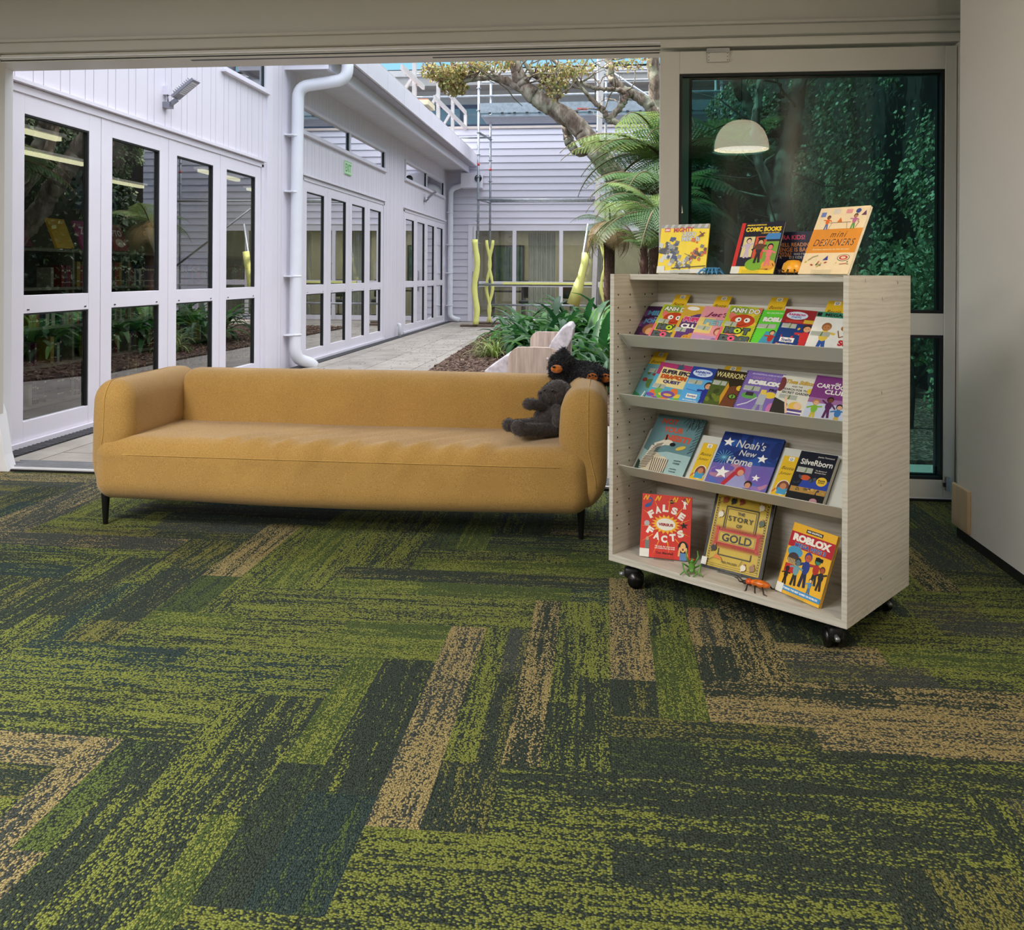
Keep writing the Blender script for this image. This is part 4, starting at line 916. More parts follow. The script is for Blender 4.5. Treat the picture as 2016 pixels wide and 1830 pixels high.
t.build('twigs', T1).location = -T1.location
t = MB()
for (px, py, rx, rz, n) in ((850, 143, .16, .10, 260), (885, 150, .26, .13, 650), (893, 172, .2, .10, 420), (925, 138, .3, .09, 420), (975, 128, .35, .06, 260), (1095, 150, .3, .12, 300), (1090, 172, .22, .12, 220), (1135, 135, .3, .08, 240), (1065, 140, .2, .08, 120), (1240, 128, .3, .06, 120), (1092, 190, .1, .1, 60)): leaves(t, at(px, py, 12.0), (rx, .35, rz), n, .05, LG, rt)
for q in range(14): leaves(t, at(rt.uniform(700, 1500), rt.uniform(-260, 60), rt.uniform(10, 14)), (.9, .9, .35), 420, .07, LG, rt)
t.build('foliage', T1).location = -T1.location
# tree behind the glass
T2 = thing('dark_tree', 'dark branching tree seen through the green glass', 'tree', atz(1560, 640)); t = MB()
Q = limb(t, [(1575, 650, 34), (1556, 540, 26), (1545, 460, 24), (1535, 400, 22), (1540, 330, 18), (1560, 250, 15), (1580, 150, 12), (1590, 60, 10)], 9.5, m_bark2)
Q2 = limb(t, [(1538, 400, 12), (1515, 370, 11), (1490, 300, 9), (1488, 240, 8), (1494, 190, 7), (1500, 140, 6), (1510, 60, 5)], 9.5, m_bark)
Q3 = limb(t, [(1500, 260, 8), (1480, 222, 10), (1462, 185, 12), (1446, 150, 12), (1430, 90, 12)], 9.6, m_bark2)
t.build('trunk', T2).location = -T2.location
t = MB(); twigs(t, Q + Q2, m_bark2, 30, .9, .016); t.build('twigs', T2).location = -T2.location

# ================================================================ tree ferns
FR = [leaf_mat((82, 112, 66), .35), leaf_mat((66, 96, 56), .35), leaf_mat((120, 142, 78), .4), leaf_mat((132, 112, 72), .2)]
def frond_mesh(seed, L, m, wid=.28, droop=.9, rise=1.1):
    "bipinnate fern frond along +x from the origin"
    g = random.Random(seed); mb = MB(); n = 30; pts = []; p = Vector((0, 0, 0)); ang = rise
    for k in range(n + 1): pts.append(p.copy()); p = p + Vector((math.cos(ang), 0, math.sin(ang))) * (L / n); ang -= (rise + droop) / n * (1.0 + .3 * k / n)
    mb.tube(pts, [.012 * (1 - k / (n + 2)) + .002 for k in range(n + 1)], mat((92, 74, 44), .7), 5)
    for k in range(3, n + 1):
        t = k / n; w = wid * L * (math.sin(math.pi * min(1, (t + .08)) ** .85)) ** .7 * (.35 + .65 * (1 - abs(t - .45))) + .02
        d = (pts[k] - pts[k - 1]).normalized(); nn = Vector((-d.z, 0, d.x))
        for s in (-1, 1):
            base = pts[k]; dr = (Vector((0, s, 0)) * 1.0 + d * .35 - nn * .12).normalized(); m_ = 11; q = base; hang = g.uniform(.1, .3)
            for j in range(m_):
                u = j / m_; step = w / m_; dd = (dr - nn * hang * u * 1.6).normalized(); q2 = q + dd * step; ll = w * .17 * (1 - u * .85) + .004; side = d * 1.0
                a = q + (side + dd * .5) * ll; b_ = q + (-side + dd * .5) * ll
                mb.add([q, q + dd * step * .55 + side * ll * .25, a, q2], [(0, 1, 2), (0, 3, 1)], m); mb.add([q, q + dd * step * .55 - side * ll * .25, b_, q2], [(0, 2, 1), (0, 1, 3)], m)
                q = q2
    return mb
FM = []
for k, (L, m_, dr) in enumerate([(1.0, FR[0], .7), (1.0, FR[1], 1.0), (1.0, FR[2], .5), (1.0, FR[3], 2.2)]):
    o = frond_mesh(k, L, m_, droop=dr, rise=[.75, .5, .95, -.1][k]).build('frond'); FM.append(o.data); bpy.data.objects.remove(o)
def fern(name, label, crown, n, L, trunk_to=None, tr=.09, kinds=(0, 1, 2), dead=0, az=None, seed=1, tilt=(-.15, .35)):
    g = random.Random(seed); crown = Vector(crown); base = Vector((crown.x, crown.y, 0)) if trunk_to is None else Vector(trunk_to)
    r = thing(name, label, 'tree fern', base, group=None)
    t = MB(); P = [base + (crown - base) * (k / 8) for k in range(9)]; mf = mat((74, 52, 42), .95, var=.3, scale=30)
    t.tube([p - base for p in P], [tr * 1.2] + [tr] * 7 + [tr * .8], mf, 10)
    for k in range(420):
        u = g.random(); p = base + (crown - base) * u; a = g.uniform(0, 6.28); d = Vector((math.cos(a), math.sin(a), 0)); q = p + d * tr * .9; e = q + d * g.uniform(.02, .06) + Vector((0, 0, g.uniform(.05, .18)))
        s_ = Vector((-d.y, d.x, 0)) * .006; t.add([q - base - s_, q - base + s_, e - base], [(0, 1, 2)], mf)
    t.build('trunk', r)
    for k in range(n + dead):
        a = (2 * math.pi * k / n + g.uniform(-.25, .25)) if az is None else g.uniform(*az)
        kd = g.choice(kinds) if k < n else 3
        o = bpy.data.objects.new('frond', FM[kd]); C.objects.link(o); o.parent = r; o.location = crown - base + Vector((0, 0, g.uniform(-.05, .05)))
        ti = g.uniform(*tilt); o.rotation_euler = (g.uniform(-.2, .2), -ti, a); s_ = L * g.uniform(.75, 1.15) * (.8 if kd == 3 else 1); o.scale = (s_, s_, s_)
    return r
fern('tree_fern', 'tree fern with a shaggy brown trunk right beside the window stile', at(1296, 425, 9.0), 22, .95, dead=3, seed=3, tilt=(-.35, .3))
fern('tree_fern', 'tall tree fern with bright fronds high beside the window stile', at(1318, 325, 11.0), 26, 1.45, dead=2, seed=8, tilt=(-.3, .25))
fern('tree_fern', 'small far tree fern with a brown skirt of dead fronds', at(1200, 440, 14.5), 14, .9, dead=14, seed=5, kinds=(1, 2, 3))
fern('tree_fern', 'tree fern seen through the green glass beside the dark trunk', at(1440, 330, 12.5), 13, 1.3, dead=2, seed=12)
fern('tree_fern', 'bushy tree fern with grey-green fronds reaching left at mid height', at(1300, 385, 10.2), 18, 1.15, dead=4, seed=23, kinds=(0, 1, 0), tilt=(-.4, .15))
fern('tree_fern', 'low lime-green fern beside the near corner of the display unit', at(1268, 490, 8.6), 8, .45, seed=17, kinds=(2, 2, 0), tr=.04)

# ================================================================ ground plants
CL = [leaf_mat((52, 104, 50), .3), leaf_mat((38, 82, 44), .25), leaf_mat((84, 134, 62), .4)]
def strap(mb, p, az, L, wd, lean, m, curl=1.5, seg=7):
    d = Vector((math.cos(az), math.sin(az), 0)); ang = lean; q = Vector(p); side = Vector((-d.y, d.x, 0)); vs = []
    for k in range(seg + 1):
        t = k / seg; w = wd * (math.sin(math.pi * min(1, .12 + t * .86)) ** .6) * .5; vs += [q - side * w + Vector((0, 0, w * .3)), q.copy(), q + side * w + Vector((0, 0, w * .3))]
        q = q + (d * math.cos(ang) + Vector((0, 0, 1)) * math.sin(ang)) * (L / seg); ang -= curl / seg * (.5 + t)
    fs = []
    for k in range(seg):
        a = 3 * k; fs += [(a, a + 1, a + 4, a + 3), (a + 1, a + 2, a + 5, a + 4)]
    mb.add(vs, fs, m, True)
def clump(seed, n, L, wd, mats, spread=.12, lean=(.7, 1.45), curl=(.8, 2.2)):
    g = random.Random(seed); mb = MB()
    for k in range(n):
        az = g.uniform(0, 6.28); strap(mb, (g.uniform(-spread, spread), g.uniform(-spread, spread), 0), az, L * g.uniform(.6, 1.15), wd * g.uniform(.8, 1.2), g.uniform(*lean), mats[k % len(mats)], g.uniform(*curl))
    return mb
PR = [clump(k, 36, .70, .088, CL, lean=(.75, 1.4), curl=(1.2, 3.0)) for k in range(3)]; pd = []
for mb in PR: o = mb.build('strap_leaves'); pd.append(o.data); bpy.data.objects.remove(o)
rg = random.Random(9); n_ = 0
spots = [(px, Y, s) for px, Y, s in [(1020, 13.6, 1), (1050, 14.4, 1.1), (1085, 13.8, 1.15), (1125, 14.6, 1.2), (1165, 13.8, 1.25), (1200, 14.4, 1.25), (1035, 12.4, .95), (1075, 12.2, 1.05), (1115, 12.6, 1.1), (1150, 12.2, 1.15), (1190, 12.4, 1.15), (1060, 11.2, .8), (1100, 10.9, .85), (1145, 10.8, .9), (1185, 10.6, .95), (1225, 11.5, 1.0), (1170, 9.7, .75), (1205, 9.9, .8), (1240, 13.2, 1.2), (1290, 12.5, 1.1), (1360, 11, 1.0), (1440, 10.5, 1.0), (1620, 9.5, 1), (1700, 9, 1)]]
for px, Y, s in spots:
    x = at(px, 640, Y).x; r = thing('strap_leaf_plant', 'dark green broad strap-leaved plant in the dense clump behind the wooden chair', 'plant', (x, Y, .0), rg.uniform(0, 6), group='strap-leaved plants in the bed')
    if px > 1300: r['label'] = 'dark green strap-leaved plant behind the green glass'; r['group'] = 'strap-leaved plants behind the glass'
    o = bpy.data.objects.new('strap_leaves', pd[n_ % 3]); C.objects.link(o); o.parent = r; o.scale = (s * 1.12, s * 1.12, s * 1.25); n_ += 1
SP = [leaf_mat((150, 170, 84), .4), leaf_mat((196, 204, 140), .4), leaf_mat((104, 138, 62), .4)]
g0 = atz(972, 704); clump(40, 90, .50, .020, SP, .07, (.6, 1.5), (1.4, 3.2)).build('spider_plant', loc=(g0.x, g0.y, 0), label='variegated spider plant at the edge of the bark mulch', cat='plant')
AG = [leaf_mat((92, 128, 92), .3), leaf_mat((120, 150, 120), .3)]
for px, Y, lb in ((1180, 8.6, 'blue-green strap plant just left of the display unit'), (1215, 9.2, 'second blue-green strap plant partly behind the display unit')): clump(50 + px, 34, .55, .04, AG, .08).build('blue_green_plant', loc=(at(px, 700, Y).x, Y, 0), label=lb, cat='plant')

# dark evergreen shrubs behind the glass
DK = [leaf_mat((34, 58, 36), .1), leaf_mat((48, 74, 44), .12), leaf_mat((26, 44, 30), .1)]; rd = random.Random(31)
for px, Y, rx, rz, zc, lb in ((1470, 15.5, 1.5, 2.0, 1.9, 'tall dark evergreen shrub behind the green glass, left of the dark trunk'), (1545, 16.0, 1.2, 2.3, 2.2, 'tall dark evergreen shrub behind the green glass, right of the dark trunk'), (1400, 16.5, .8, 1.5, 1.4, 'narrow dark evergreen shrub behind the stile of the glass panel')):
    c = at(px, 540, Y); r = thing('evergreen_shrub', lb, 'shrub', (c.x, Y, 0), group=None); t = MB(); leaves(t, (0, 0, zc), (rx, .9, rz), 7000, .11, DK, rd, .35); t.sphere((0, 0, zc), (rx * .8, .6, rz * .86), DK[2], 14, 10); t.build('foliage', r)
    t = MB(); t.tube([(0, 0, 0), (.03, 0, zc)], .09, m_bark2, 8); t.build('trunk', r)
# ivy-covered wall on the right of the courtyard
iv = MB(); rv = random.Random(77); IV = [leaf_mat((108, 134, 92), .2), leaf_mat((138, 158, 116), .25), leaf_mat((70, 100, 66), .2), leaf_mat((172, 186, 150), .25)]
for k in range(120000):
    Y = 5.4 + 13.2 * rv.random() ** 1.3; z = rv.random() ** .9 * 5.2; nv = noise.noise(Vector((Y * 1.1, z * .35, 3))) + .5 * noise.noise(Vector((Y * 3, z * 1.2, 9)))
    if nv < .09 + .16 * rv.random(): continue
    x = 3.25 - .9 * max(0, nv) - rv.uniform(0, .18) - (.25 if z > 3.6 else 0); s = rv.uniform(.028, .052) * (1 + (Y - 5.4) * .05)
    nn = Vector((-1, rv.uniform(-.8, .8), rv.uniform(-.1, 1.2))).normalized(); a = nn.cross(Vector((rv.uniform(-1, 1), rv.uniform(-1, 1), -1))).normalized(); b_ = nn.cross(a); p = Vector((x, Y, z))
    iv.add([p + a * s * .5, p + b_ * s * .45 + a * .1 * s, p - a * s * .6, p - b_ * s * .45 + a * .1 * s], [(0, 1, 2), (0, 2, 3)], IV[k % 4])
o = iv.build('ivy', label='dense ivy covering the wall seen through the green glass', cat='ivy', kind='stuff')
w = MB().box((3.3, 5.0, 0), (3.6, 20, 5.6), mat((44, 42, 38), .9, var=.15)); struct('wall_courtyard_right', w)  # very dark wall colour stands in for the shade under the ivy
bt = thing('small_tree', 'small leafy tree standing low behind the green glass at right', 'tree', (2.35, 7.0, 0)); t = MB()
t.tube([(0, 0, 0), (.02, 0, .3), (0, .02, .6)], [.035, .03, .025], m_bark2, 7)
for k in range(12):
    a = k * .9; t.tube([(0, 0, .28 + .03 * k), (.14 * math.cos(a), .14 * math.sin(a), .5 + .04 * k), (.3 * math.cos(a), .3 * math.sin(a), .66 + .05 * k)], [.014, .01, .005], m_bark2, 5)
t.build('trunk', bt); t = MB(); leaves(t, (0, 0, 1.0), (.42, .42, .5), 2600, .05, IV, rv, .3); t.build('foliage', bt)

# ================================================================ wooden garden chair
m_cw = mat((178, 158, 144), .8, var=.3, scale=5, stretch=(6, 1, .5), bump=.2, bscale=30); m_cw2 = mat((196, 188, 192), .8, var=.32, scale=14, bump=.2, bscale=30)
ch = thing('garden_chair', 'chunky weathered wooden garden chair behind the sofa', 'chair', (0, 0, 0))
def rprof(a0, z0, a1, z1, r, n=6):
    "side profile with rounded top corners: list of (y, z)"
    p = [(a0, z0), (a1, z0)]
    for k in range(n + 1): t = math.pi / 2 * k / n; p.append((a1 - r + r * math.cos(t), z1 - r + r * math.sin(t)))
    for k in range(n + 1): t = math.pi / 2 * k / n; p.append((a0 + r - r * math.sin(t), z1 - r + r * math.cos(t)))
    return p
YC = 8.2
nb = [at(1000, 760, YC).x, at(1078, 760, YC).x]; zt = at(1000, 683, YC).z
k = MB(); k.prism(rprof(nb[0], .0, nb[1] + .12, zt, .12), YC, YC + .08, m_cw, 'y'); k.build('arm_side', ch)
zt2 = at(1060, 652, YC + .7).z; x0 = at(1045, 700, YC + .7).x; x1 = at(1124, 700, YC + .7).x
k = MB(); k.prism(rprof(x0, 0, x1, zt2, .09), YC + .62, YC + .70, m_cw, 'y'); k.build('arm_side', ch)
xs0 = at(958, 735, YC + .05).x; zs = at(1000, 716, YC + .1).z
k = MB(); k.prism([(at(px, 700, YC + .1).x, at(1000, py, YC + .1).z) for px, py in ((956, 742), (954, 730), (962, 724), (997, 699), (1060, 690), (1060, 742))][::-1], YC + .08, YC + .62, m_cw2, 'y'); k.build('seat', ch, bevel=.012)
k = MB(); k.box((xs0 + .05, YC + .1, 0), (xs0 + .12, YC + .6, zs - .07), m_cw); k.build('front_panel', ch)
p0 = at(1078, 700, YC + .35); p1 = at(1122, 645, YC + .35)
def slab(p0, p1, y0, y1, th):
    s_ = MB(); d = (p1 - p0).normalized(); n_v = Vector((d.z, 0, -d.x)); prof = []
    a = p0 + n_v * th / 2; b_ = p0 - n_v * th / 2; L = (p1 - p0).length
    for q in range(9):
        t = math.pi * q / 8; prof.append(p0 + d * (L - th / 2) + (n_v * math.cos(t) + d * math.sin(t)) * th / 2)
    prof = [(v.x, v.z) for v in [a] + prof + [b_]]; s_.prism(prof[::-1], y0, y1, m_cw2, 'y'); return s_
MB().prism([(at(px, 700, YC + .2).x, at(1090, py, YC + .2).z) for px, py in ((1078, 760), (1077, 692), (1088, 668), (1103, 648), (1117, 637), (1125, 636), (1130, 645), (1127, 664), (1114, 690), (1104, 760))][::-1], YC + .05, YC + .66, m_cw2, 'y').build('backrest', ch, bevel=.015)
k = MB(); k.box((x1 - .1, YC + .64, 0), (x1 + .01, YC + .70, zt2 + .01), m_cw2); k.build('rear_post', ch)
k = MB()
for (px, py) in ((1078, 706), (1079, 732)): k.sphere(at(px, py, YC - .002), (.012, .004, .012), m_cw2, 10, 6)
k.build('wood_plug', ch)
# ================================================================ sofa
def fabric_mat():
    n = NT('mustard_fabric'); b = n.bsdf(.92, 0, .15); v = n.coord('Object')
    a = n.noise(n.coord('Object', (1, 1, 3)), 420, 2, .6); a2 = n.noise(v, 900, 1); c = n.noise(v, 3, 3)
    col = n.ramp(a, [(.30, lin((118, 86, 40))), (.5, lin((176, 137, 74))), (.72, lin((208, 173, 110)))])
    col = n.mix(1.0, col, n.ramp(c, [(.3, (.90, .88, .86, 1)), (.7, (1.06, 1.05, 1.04, 1))]), 'MULTIPLY'); n.l(col, b.inputs['Base Color'])
    b.inputs['Sheen Weight'].default_value = .25; b.inputs['Sheen Roughness'].default_value = .5
    n.bump(n.math('ADD', a, a2), b, .5, .0015); return n.m
m_fab = fabric_mat(); m_leg = mat((16, 16, 18), .4, .2); m_seam = mat((214, 172, 96), .8)
sofa = thing('sofa', 'long mustard fabric sofa with slim black legs in front of the opening', 'sofa', (-1.2, 4.2, 0)); SO = Vector((-1.2, 4.2, 0))
X0, X1 = -2.375, -.060
folds = [(-1.62, .55, .034), (-1.50, .6, .05), (-1.36, .5, .03), (-1.18, .65, .045), (-1.05, .55, .03), (-.88, .5, .034), (-.72, .62, .04), (-.60, .4, .03), (-.46, .5, .04)]
def seat_fn(p):
    x, y, z = p; d = 0; AM = 4.2
    if z > .30 or y < 3.80:
        u = (y - 3.75) / .6 if z > .33 else (z - .40) * .8
        for (fx, sl, wd) in folds:
            cx = fx + sl * (u - .3) * .8; q = (x - cx) / wd; env = max(0, 1 - abs(u - .22) / .62) if z > .33 else max(0, 1 - abs(.40 - z) / .2) * .45
            d += math.exp(-q * q) * env * .0045 * AM - math.exp(-((q - 1.3) ** 2)) * env * .0035 * AM
    d += .003 * noise.noise(Vector((x * 2.5, y * 4, z * 4)))
    sag = -.012 * math.exp(-((x + 1.2) / .9) ** 2) * (1 if z > .35 else 0) * max(0, min(1, (y - 3.8) * 5))
    if z < .20: z += .012 * (1 - math.cos((x - X0) / (X1 - X0) * 2 * math.pi)) * -.5
    return Vector((x, y - (d if z <= .33 else 0) - (.010 * math.sin(math.pi * (x - X0) / (X1 - X0)) if y < 3.9 else 0), z + (d if z > .33 else 0) + sag))
s = MB(); s.rbox((X0, 3.755, .135), (X1, 4.46, .432), (.085, .088, .088), m_fab, (150, 40, 20), seat_fn); s.v = [v - SO for v in s.v]; st = s.build('seat', sofa)
s = MB(); pts = [(X0 + .035, 3.80, .39), (X0 + .07, 3.772, .365), (X0 + .14, 3.757, .357)] + [(x / 20.0, 3.752 - .010 * math.sin(math.pi * (x / 20.0 - X0) / (X1 - X0)), .356) for x in range(-43, -3)] + [(X1 - .13, 3.757, .358), (X1 - .06, 3.775, .37), (X1 - .025, 3.81, .395)]
s.tube([Vector(p) - SO for p in pts], .0011, m_seam, 5); s.build('seam', st)
def back_fn(p):
    x, y, z = p; return Vector((x, y + (z - .45) * .10 + .004 * noise.noise(Vector((x * 2, y * 2, z * 3))), z + .004 * noise.noise(Vector((x * 1.3, 0, 0)))))
s = MB(); s.rbox((-2.245, 4.285, .30), (-.165, 4.53, .685), (.07, .095, .11), m_fab, (70, 16, 20), back_fn); s.v = [v - SO for v in s.v]; s.build('backrest', sofa)
def arm(x0, x1, inner):
    def fn(p):
        x, y, z = p
        t = max(0, min(1, (.46 - z) / .20)); t = t * t * (3 - 2 * t)      # tucks in beside the seat
        xo = x0 if inner > 0 else x1
        x = xo + (x - xo) * (1 - .42 * t)
        bl = .014 * math.sin(math.pi * max(0, min(1, (z - .2) / .48)))
        if inner > 0: x += bl * ((x - x0) / .19)
        else: x -= bl * ((x1 - x) / .19)
        y += .02 * math.sin(math.pi * (z - .17) / .52) * (-1 if y < 4 else 0) + (.03 * t * 0)
        if z < .3 and y > 4.3: y -= .0
        if z < .32: x += (.05 * ((.32 - z) / .16) ** 2) * (1 if inner > 0 else -1) * abs(x - (x1 if inner > 0 else x0)) / .2
        return Vector((x, y, z + .004 * noise.noise(p * 3)))
    s = MB(); s.rbox((x0, 3.80, .155), (x1, 4.54, .688), (.088, .075, .10), m_fab, (20, 36, 28), fn); s.v = [v - SO for v in s.v]; a = s.build('armrest', sofa)
    s = MB(); xm = x0 + .085 if inner > 0 else x1 - .085; P = []
    for k in range(15):
        z = .26 + .35 * k / 14; t = max(0, min(1, (.46 - z) / .20)); t = t * t * (3 - 2 * t); xo = x0 if inner > 0 else x1
        P.append(Vector((xo + (xm - xo) * (1 - .42 * t), 3.7985 - .02 * math.sin(math.pi * (z - .17) / .52), z)) - SO)
    for k in range(1, 7): t = k / 6 * math.pi / 2; P.append(Vector((xm, 3.875 - .076 * math.cos(t) - .012 * math.cos(t), .588 + .1015 * math.sin(t))) - SO)
    P.append(Vector((xm, 4.4, .690)) - SO); s.tube(P, .0012, m_seam, 5); s.build('seam', a)
arm(-2.405, -2.205, 1); arm(-.190, .012, -1)
for x, y in ((-2.356, 3.862), (-.105, 3.915), (-2.33, 4.42), (-.12, 4.42)):
    s = MB(); s.tube([Vector((x, y, .16)) - SO, Vector((x, y, .15)) - SO, Vector((x, y, .004)) - SO, Vector((x, y, 0)) - SO], [.020, .020, .0115, .010], m_leg, 14); s.build('leg', sofa)

# ================================================================ soft toys
def blob_mesh(parts, voxel, m):
    mb = MB()
    for c, r, rot in parts: mb.sphere(c, r, m, 16, 10, rot)
    o = mb.build('tmp'); md = o.modifiers.new('r', 'REMESH'); md.mode = 'VOXEL'; md.voxel_size = voxel; sm = o.modifiers.new('s', 'SMOOTH'); sm.iterations = 2
    me = wp(o); me.materials.clear(); me.materials.append(m); bpy.data.objects.remove(o)
    me.polygons.foreach_set('use_smooth', [True] * len(me.polygons)); return me
def fur_on(me, n, L, w, m, seed, droop=.4, curl=.5):
    rg = random.Random(seed); ps = [p for p in me.polygons]; ar = [p.area for p in ps]; mb = MB(); pick = rg.choices(ps, ar, k=n)
    for p in pick:
        c = Vector(p.center) + Vector((rg.uniform(-1, 1), rg.uniform(-1, 1), rg.uniform(-1, 1))) * .003; nn = Vector(p.normal)
        d = (nn + Vector((rg.uniform(-curl, curl), rg.uniform(-curl, curl), rg.uniform(-curl, curl) - droop))).normalized(); s = d.cross(Vector((rg.uniform(-1, 1), rg.uniform(-1, 1), rg.uniform(-1, 1)))).normalized() * w
        l = L * rg.uniform(.5, 1.2); q = c + d * l * .55; e = c + (d + Vector((rg.uniform(-curl, curl), rg.uniform(-curl, curl), -droop))).normalized() * l
        mb.add([c - s, c + s, q + s * .7, q - s * .7, e], [(0, 1, 2, 3), (3, 2, 4)], m)
    return mb
def strand(parts, p, q, r0, r1, n=7):
    p = Vector(p); q = Vector(q)
    for k in range(n): t = k / (n - 1); parts.append((p.lerp(q, t), r0 + (r1 - r0) * t, None))
def plush(label, base, parts, voxel, m, mfur, n, L, w, seed, droop, curl):
    r = thing('teddy_bear', label, 'soft toy', base); base = Vector(base)
    me = blob_mesh([(Vector(c) - base, rr_, ro) for c, rr_, ro in parts], voxel, m); o = bpy.data.objects.new('body', me); C.objects.link(o); o.parent = r
    f = fur_on(me, n, L, w, mfur, seed, droop, curl).build('fur', o, kind='stuff'); return r, base, o
def fuzz_mat(c, r=.95):
    n = NT('plush'); b = n.bsdf(r, 0, .15); nz = n.noise(n.coord('Object'), 90, 3); cc = lin(c); n.l(n.ramp(nz, [(.3, tuple(x * .6 for x in cc[:3]) + (1,)), (.7, tuple(x * 1.5 for x in cc[:3]) + (1,))]), b.inputs['Base Color'])
    b.inputs['Sheen Weight'].default_value = .35; n.bump(nz, b, .8, .004); return n.m
mg = fuzz_mat((66, 60, 60)); mk = fuzz_mat((20, 20, 30)); m_or = fuzz_mat((184, 104, 40))
Yb = 4.10; pp = []
B = lambda px, py, dy=0: at(px, py, Yb + dy)
pp.append((B(1098, 772), (.070, .068, .060), None)); pp.append((B(1083, 775, -.02), (.048, .048, .045), None)); pp.append((B(1070, 777, -.03), (.027, .030, .027), None)); pp.append((B(1121, 779, -.045), (.026, .018, .044), None))
pp += [(B(1084, 808), (.046, .046, .040), None), (B(1077, 822), (.064, .060, .056), None), (B(1076, 836), (.068, .064, .044), None)]
strand(pp, B(1076, 799, -.02), B(1046, 795, -.07), .023, .027); pp.append((B(1041, 795, -.075), (.030, .027, .027), None))
strand(pp, B(1096, 806, -.05), B(1102, 822, -.10), .027, .032); pp.append((B(1101, 827, -.110), (.036, .030, .036), None))
strand(pp, B(1088, 846, -.04), B(1026, 845, -.14), .033, .032, 9); strand(pp, B(1062, 832, .0), B(1008, 838, -.05), .026, .028, 9); pp.append((B(1020, 841, -.145), (.034, .032, .037), None)); pp.append((B(1002, 836, -.05), (.032, .032, .031), None)); pp.append((B(1104, 846, .02), (.04, .04, .03), None))
b0 = Vector((B(1080, 850).x, Yb, .425))
dz = .0
r, b_, o = plush('dark grey fuzzy teddy bear sitting against the right sofa arm', b0, pp, .0045, mg, mg, 24000, .0055, .0007, 4, .1, .8)
k = MB(); k.sphere(B(1088, 769, -.078) - b_, .0065, mat((8, 8, 8), .15), 12, 8); k.sphere(B(1072, 768, -.055) - b_, .0055, mat((8, 8, 8), .15), 12, 8); k.build('eye', o)
k = MB(); k.sphere(B(1064, 773, -.05) - b_, (.009, .008, .006), mat((24, 20, 20), .6), 10, 6); k.build('nose', o)
Yk = 4.40; pp = []
K = lambda px, py, dy=0: at(px, py, Yk + dy)
pp += [(K(1106, 716), (.058, .056, .056), None), (K(1100, 722, -.03), (.045, .05, .045), None), (K(1109, 694, .01), (.020, .016, .030), None), (K(1120, 712, .05), (.022, .016, .024), None), (K(1100, 738, -.02), (.042, .05, .030), None)]
strand(pp, K(1114, 728, .02), K(1165, 732, .02), .050, .046, 9); strand(pp, K(1150, 736, -.03), K(1166, 743, -.13), .036, .036, 6); strand(pp, K(1165, 732, .02), K(1192, 742, -.06), .038, .034, 7); strand(pp, K(1120, 738, -.02), K(1135, 746, -.03), .032, .028, 4)
b0 = Vector((K(1140, 740).x, Yk, .69))
r, b_, o = plush('shaggy black teddy bear with orange muzzle lying on the sofa back', b0, pp, .009, mk, mk, 9000, .026, .0014, 9, .35, .9)
k = MB(); k.sphere(K(1096, 726, -.085) - b_, (.030, .022, .021), m_or, 16, 10); mz = k.build('muzzle', o, label='orange muzzle')
k = MB(); k.sphere(K(1090, 722, -.108) - b_, (.009, .007, .006), mat((12, 10, 10), .4), 10, 6); k.build('nose', mz)
k = MB(); k.sphere(K(1096, 711, -.078) - b_, .005, mat((5, 5, 5), .15), 10, 6); k.build('eye', o)
for (px, py, dy) in ((1166, 743, -.165), (1192, 744, -.10)):
    k = MB(); k.sphere(K(px, py, dy) - b_, (.027, .008, .022), m_or, 14, 8); pw = k.build('paw_pad', o, label='orange paw pad')
    k = MB()
    for q in range(3): k.sphere(K(px - 6 + q * 6, py - 5 + abs(q - 1) * 2, dy - .010) - b_, (.005, .003, .005), mk, 8, 6)
    k.build('toe', pw)
# ================================================================ book display unit
TH = -.655; S = Matrix.Translation((.0171, 3.3377, 0)) @ Matrix.Rotation(TH, 4, 'Z'); SI = S.inverted()
def sh(px, py, ly=None, lz=None, lx=None):
    "point in the unit's own coordinates seen at a pixel, on local plane y, z or x"
    p0 = SI @ Vector((0, 0, EYE)); p1 = SI @ at(px, py, 3.0); d = p1 - p0
    if ly is not None: return p0 + d * ((ly - p0.y) / d.y)
    if lz is not None: return p0 + d * ((lz - p0.z) / d.z)
    return p0 + d * ((lx - p0.x) / d.x)
def wood(stretch, name):
    n = NT(name); b = n.bsdf(.5, 0, .35); v = n.coord('Object', stretch); nz = n.noise(v, 3, 6, .6); wv = n.n('TexWave'); wv.wave_type = 'BANDS'; wv.bands_direction = 'Z'; wv.inputs['Scale'].default_value = 1.1; wv.inputs['Distortion'].default_value = 11; wv.inputs['Detail'].default_value = 4; wv.inputs['Detail Scale'].default_value = 1.4; n.l(v, wv.inputs['Vector'])
    fine = n.noise(n.coord('Object', tuple(q * 5 for q in stretch)), 3, 3, .6)
    f = n.math('ADD', n.math('ADD', n.math('MULTIPLY', nz, .35), n.math('MULTIPLY', wv.outputs[1], .22)), n.math('MULTIPLY', fine, .43))
    n.l(n.ramp(f, [(.25, lin((176, 170, 159))), (.5, lin((196, 191, 181))), (.75, lin((205, 200, 191)))]), b.inputs['Base Color']); n.bump(f, b, .12, .002); return n.m
m_wx = wood((1.2, 1.2, 16), 'whitewashed_board'); m_wt = wood((1.2, 12, 12), 'whitewashed_board_top'); m_met = mat((206, 206, 198), .4, var=.02)
cs = thing('display_bookcase', 'pale wood mobile display bookcase on black castors with slanted shelves', 'bookcase', M=S)
WD, DP = .925, .537
def bb(name, a, b_, m, par=cs, bev=.0008): return MB().box(a, b_, m).build(name, par, bevel=bev)
bb('side_panel', (0, 0, .125), (.018, DP, 1.2), m_wx); bb('side_panel', (WD - .018, 0, .125), (WD, DP, 1.2), m_wx)
